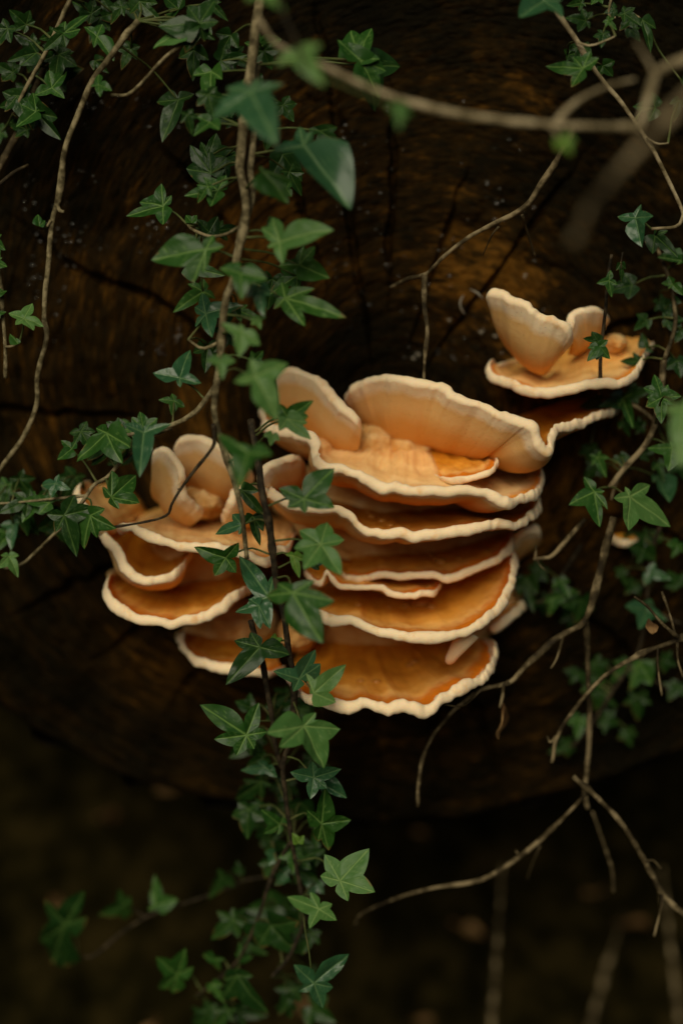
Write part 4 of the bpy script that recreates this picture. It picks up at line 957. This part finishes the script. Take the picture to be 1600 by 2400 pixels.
twig('forked brown stem dropping beside the fungus and bending back under it', [
    (zs(6, [(1250, 20), (1228, 110), (1180, 300), (1120, 500), (1000, 572), (860, 690), (770, 782), (650, 812), (540, 890), (480, 950), (415, 1040), (375, 1130), (362, 1200)], (.13, .16)) + zs(8, [(352, 110), (350, 180)], .16), 8.5, 3.5),
    (zs(6, [(1118, 500), (1132, 620), (1130, 780), (1140, 900), (1135, 1030), (1128, 1176)], (.13, .11)) + zs(8, [(1118, 120), (1130, 190)], .11), 7, 6),
    (zs(6, [(770, 782), (745, 800), (740, 850), (725, 900)], .155), 6, 4), (zs(6, [(1020, 560), (1005, 620), (985, 680), (960, 720)], .14), 4, 2),
    (zs(6, [(640, 815), (560, 890), (470, 885), (365, 876)], (.165, .18)), 3, 1.5)], M_TWIG, knob=.25)
twig('rough grey twig reaching in from the log flank with thin side spurs', [
    (zs(6, [(2300, 380), (1950, 480), (1640, 560), (1560, 580), (1480, 610), (1380, 650), (1200, 762), (1060, 920), (990, 1030), (965, 1150)], (.17, .15)), 8.5, 5),
    (zs(6, [(1545, 575), (1470, 510), (1400, 430), (1345, 388)], (.17, .18)), 5, 3), (zs(6, [(1535, 570), (1510, 480), (1470, 365)], (.17, .16)), 4, 2.5),
    (zs(6, [(1450, 625), (1452, 700), (1472, 845)], .17), 3, 2), (zs(6, [(1545, 600), (1545, 680), (1568, 760)], .17), 4, 3), (zs(6, [(985, 1030), (960, 1060), (945, 1030)], .15), 4, 2)], M_TWIG, knob=.3)
twig('stout dark twig with bumpy bark leaning across the hollow below the log', [
    (zs(8, [(1062, 45), (1180, 140), (1290, 260), (1390, 430), (1480, 590), (1600, 690), (1850, 850), (2100, 960)], (.16, .17)), 7, 9.5),
    (zs(8, [(1472, 585), (1462, 660), (1435, 775)], .18), 4, 2.5), (zs(8, [(1395, 432), (1430, 425), (1465, 462)], .17), 3, 2)], M_TWIG, knob=.35)
twig('long curved bare runner stretching from the dark twig across the hollow', [
    (zs(8, [(1125, 120), (1000, 250), (830, 400), (650, 510), (420, 552), (250, 602), (90, 672), (60, 730)], (.15, .10)), 5.5, 3.5), (zs(8, [(910, 360), (880, 430), (850, 520)], (.13, .10)), 2.5, 1.5), (zs(8, [(810, 395), (800, 378)], .14), 3, 2)], M_TWIG, knob=.22)
twig('short bare twig with a knobbly end beside the lowest right caps', [
    (zs(6, [(1120, 30), (1040, 120), (970, 200), (930, 212), (880, 216)], (.12, .12)), 5, 3), (zs(6, [(890, 214), (893, 155)], .12), 2.5, 1.5), (zs(6, [(895, 214), (915, 250), (940, 270)], .12), 2.5, 1.2)], M_TWIG, knob=.35)
twig('smooth bare ivy stem curving up to a torn leaf', [(zs(1, [(900, 165), (830, 205), (740, 280), (640, 385), (580, 432), (508, 435)], (.12, .12)), 5, 4)], M_STEM)
twig('thin jointed black twig crossing the cupped caps of the small clump', [
    (zs(3, [(975, 770), (985, 850), (970, 890), (900, 980), (835, 1065), (790, 1140)], (.21, .20)) + zs(5, [(765, 15), (665, 45), (520, 68), (440, 85)], (.195, .18)), 5.5, 2.6), (zs(3, [(835, 1065), (815, 1072)], .20), 4, 2)], M_STEMD, knob=.35)
twig('faint grey stem leaning at the far left edge of the log top', [(zs(1, [(-40, 870), (0, 840), (60, 790), (130, 755)], (.10, .08)), 6, 4)], M_TWIG)
twig('slim upright stem at the upper corner behind dim ivy', [(zs(1, [(-20, 800), (40, 690), (100, 570), (190, 340), (250, 230)], (.05, .05)), 8, 6)], M_TWIG)
twig('thin straight stick hanging below the forked stem', [(zs(8, [(1150, 200), (1200, 340), (1240, 470), (1248, 570)], (.08, .09)), 3.5, 3)], M_TWIG)

# ------------------------------------------------------------------ dead leaves, litter and stems in the hollow under the log
def dead_leaf(label, x, y, z, size, seed, mat=M_DEAD, group=None, rot=None):
    rg = np.random.RandomState(seed)
    n, m = 14, 9
    u = np.linspace(0, 1, n)[:, None]; w = np.linspace(-1, 1, m)[None]
    wid = .34 * np.sin(np.pi * u ** .8) * (1 + .15 * noise(u * 7 + seed))
    X = w * wid * size; Y = (u - .5) * size + 0 * w
    Zz = size * (.28 * (w * wid * 2) ** 2 + .18 * np.sin(u * 3 + seed) + .06 * noise(u * 5 + seed, w * 3))
    a, b, c = rot if rot else rg.rand(3) * [6.28, .9, 6.28]
    from mathutils import Euler
    R = np.array(Euler((b, a * .15, c)).to_matrix())
    v = (np.stack([X, Y, Zz], -1).reshape(-1, 3)) @ R.T + [x, y, z]
    top = put('dead_leaf', v, grid_faces(n, m), mat, origin=(x, y, z))
    md = top.modifiers.new('thickness', 'SOLIDIFY'); md.thickness = .0006
    tag(top, label, 'dead leaf', group)
    return top
w = P(1172, 1690, .15)
dl = dead_leaf('shrivelled brown leaf hanging from the forked stem under the fungus', w[0], w[1], w[2], .03, 5, rot=(.2, 1.4, 1.2))
w = P(1525, 1468, .165); dead_leaf('pale tan scrap of dead leaf caught on the rough grey twig', w[0], w[1], w[2], .014, 8, rot=(.2, 1.3, .2))
rg = random.Random(21)
for i in range(26):
    x, y = rg.uniform(-.5, .6), rg.uniform(.42, .72)
    dead_leaf('brown fallen leaf lying on the dark soil below the log', x, y, ground_z(x, y) + .012, rg.uniform(.03, .06), 100 + i, group='fallen leaves below the log')
rg = random.Random(5)
for i, (x, y, hgt, lean) in enumerate([(.165, .34, .41, .022), (.42, .40, .36, -.035), (.30, .46, .22, .05)]):
    z0 = ground_z(x, y) - .01
    v, f, _ = tube_geo([(x, y, z0), (x + lean * .4, y - .01, z0 + hgt * .5), (x + lean, y - .02, z0 + hgt)], [.005, .004, .0015], 7, .3, i)
    tag(put('dry_grass', v, f, M_TWIG, origin=(x, y, z0)), 'dry upright grass stalk poking from the soil in the hollow below the log', 'grass', 'dry stalks below the log')

# added ivy mass out of view around the frame, there to shade the log
def shade_ivy():
    rg = np.random.RandomState(12); v, f = [], []
    shape = np.array([(0, -.12, 0), (.22, -.2, -.03), (.18, .02, .02), (.48, .12, -.05), (.2, .34, 0), (0, .95, -.08), (-.2, .34, 0), (-.48, .12, -.05), (-.18, .02, .02), (-.22, -.2, -.03)])
    for k in range(2600):
        x = rg.uniform(-1.1, 1.1); a = rg.rand()
        y = -.02 - .24 * rg.rand() ** .8 + .25 * rg.rand() * (a < .3); zz = .56 + .25 * rg.rand() + .06 * math.sin(x * 7)
        if abs(x) > .62 and rg.rand() < .5: zz = rg.uniform(-.1, .7); y = -.05 - .15 * rg.rand()
        n = nrm(np.array([rg.uniform(-.6, .6), -1, rg.uniform(0, 1.2)])); up = nrm(np.array([rg.uniform(-.8, .8), 0, -1])); ex = nrm(np.cross(up, n)); ey = np.cross(n, ex)
        s = rg.uniform(.03, .06); p = np.array([x, y, zz]) + s * (shape[:, :1] * ex + shape[:, 1:2] * ey + shape[:, 2:] * n); o = len(v)
        v += p.tolist(); f += [[o + 0, o + 1, o + 2], [o + 0, o + 2, o + 3, o + 4], [o + 0, o + 4, o + 5], [o + 0, o + 5, o + 6], [o + 0, o + 6, o + 7, o + 8], [o + 0, o + 8, o + 9]]
    o = put('added_shade_ivy', v, f, M_LEAF['d'], attrs={'vein': np.zeros(len(v)), 'edge': np.zeros(len(v))}); o['kind'] = 'stuff'
    tag(o, 'added out-of-view mass of dark ivy that shades the top of the log', 'ivy')
shade_ivy()

# drifted seed silk and moisture on the end grain
def silk(label, x, y, d, size, seed):
    rg = np.random.RandomState(seed); c = P(x, y, d); v, f = [], []
    for k in range(13):
        dr = nrm(rg.randn(3) * [1, .5, 1]); p = [c, c + dr * size * .5 + rg.randn(3) * size * .06, c + dr * size * (.6 + .5 * rg.rand())]
        a, b, _ = tube_geo(p, [.00022, .00014], 4, 0, k, size / 4); o = len(v); v += a.tolist(); f += [[i + o for i in q] for q in b]
    tag(put('seed_fluff', v, f, M_SILK, origin=c), label, 'seed fluff', 'seed fluffs on the log end')
for i, (x, y, s) in enumerate([(1128, 777, 9), (1160, 786, 7), (1052, 749, 7), (978, 830, 9), (968, 838, 7), (1230, 648, 7)]):
    silk('tiny star of white seed silk stuck to the cracked log end', x, y, .016, s * K, i)
def strand(label, pts, r):
    v, f, _ = tube_geo([P(*p) for p in pts], [r * .5 * K, r * K, r * .3 * K], 6, .05, 3, .003)
    tag(put('dry_husk', v, f, M_SILK, origin=P(*pts[0])), label, 'husk')
strand('curved white husk stuck upright on the log beside the curled petal', [(1086, 692, .02), (1079, 704, .025), (1079, 720, .025), (1090, 738, .025)], 2.0)
strand('straight white husk sliver lying above the curved husk', [(1100, 677, .02), (1118, 686, .03), (1134, 702, .03)], 1.8)
def droplets():
    rg = np.random.RandomState(4); v, f = [], []
    nu, nv = 5, 7
    u = np.linspace(.15, np.pi - .15, nu)[:, None]; w = np.linspace(0, 2 * np.pi, nv, endpoint=False)[None]
    s0 = np.stack([np.sin(u) * np.cos(w), np.sin(u) * np.sin(w), np.cos(u) + 0 * w], -1).reshape(-1, 3)
    f0 = grid_faces(nu, nv, True).tolist(); f0.append(list(range(nv))[::-1]); f0.append(list(range((nu - 1) * nv, nu * nv)))
    for k in range(700):
        a = rg.rand()
        if a < .6: x, y = 60 + 380 * rg.rand(), 220 + 620 * rg.rand()
        else: x, y = 760 + 560 * rg.rand(), 220 + 640 * rg.rand()
        if noise(x / 70., y / 70.) < -.05: continue
        X = P(x, y, 0); rr = np.hypot(X[0] - PITH[0], X[2] - PITH[2]); xx, zz = X[0] - PITH[0], X[2] - PITH[2]
        hh = float(.010 * fbm(xx * 7, zz * 7, 3.1, 3) + .0035 * fbm(xx * 40, zz * 40, 1.7, 3))
        r = K * (.7 + 1.9 * rg.rand() ** 3); o = len(v)
        v += (s0 * r * [1 + rg.rand(), 1, 1] + [X[0], X[1] - hh - r * .3, X[2]]).tolist(); f += [[i + o for i in q] for q in f0]
    o = put('water_droplets', v, f, M_WATER, origin=PITH); o['kind'] = 'stuff'; tag(o, 'glinting water droplets beaded over the dark log end', 'droplets')
droplets()
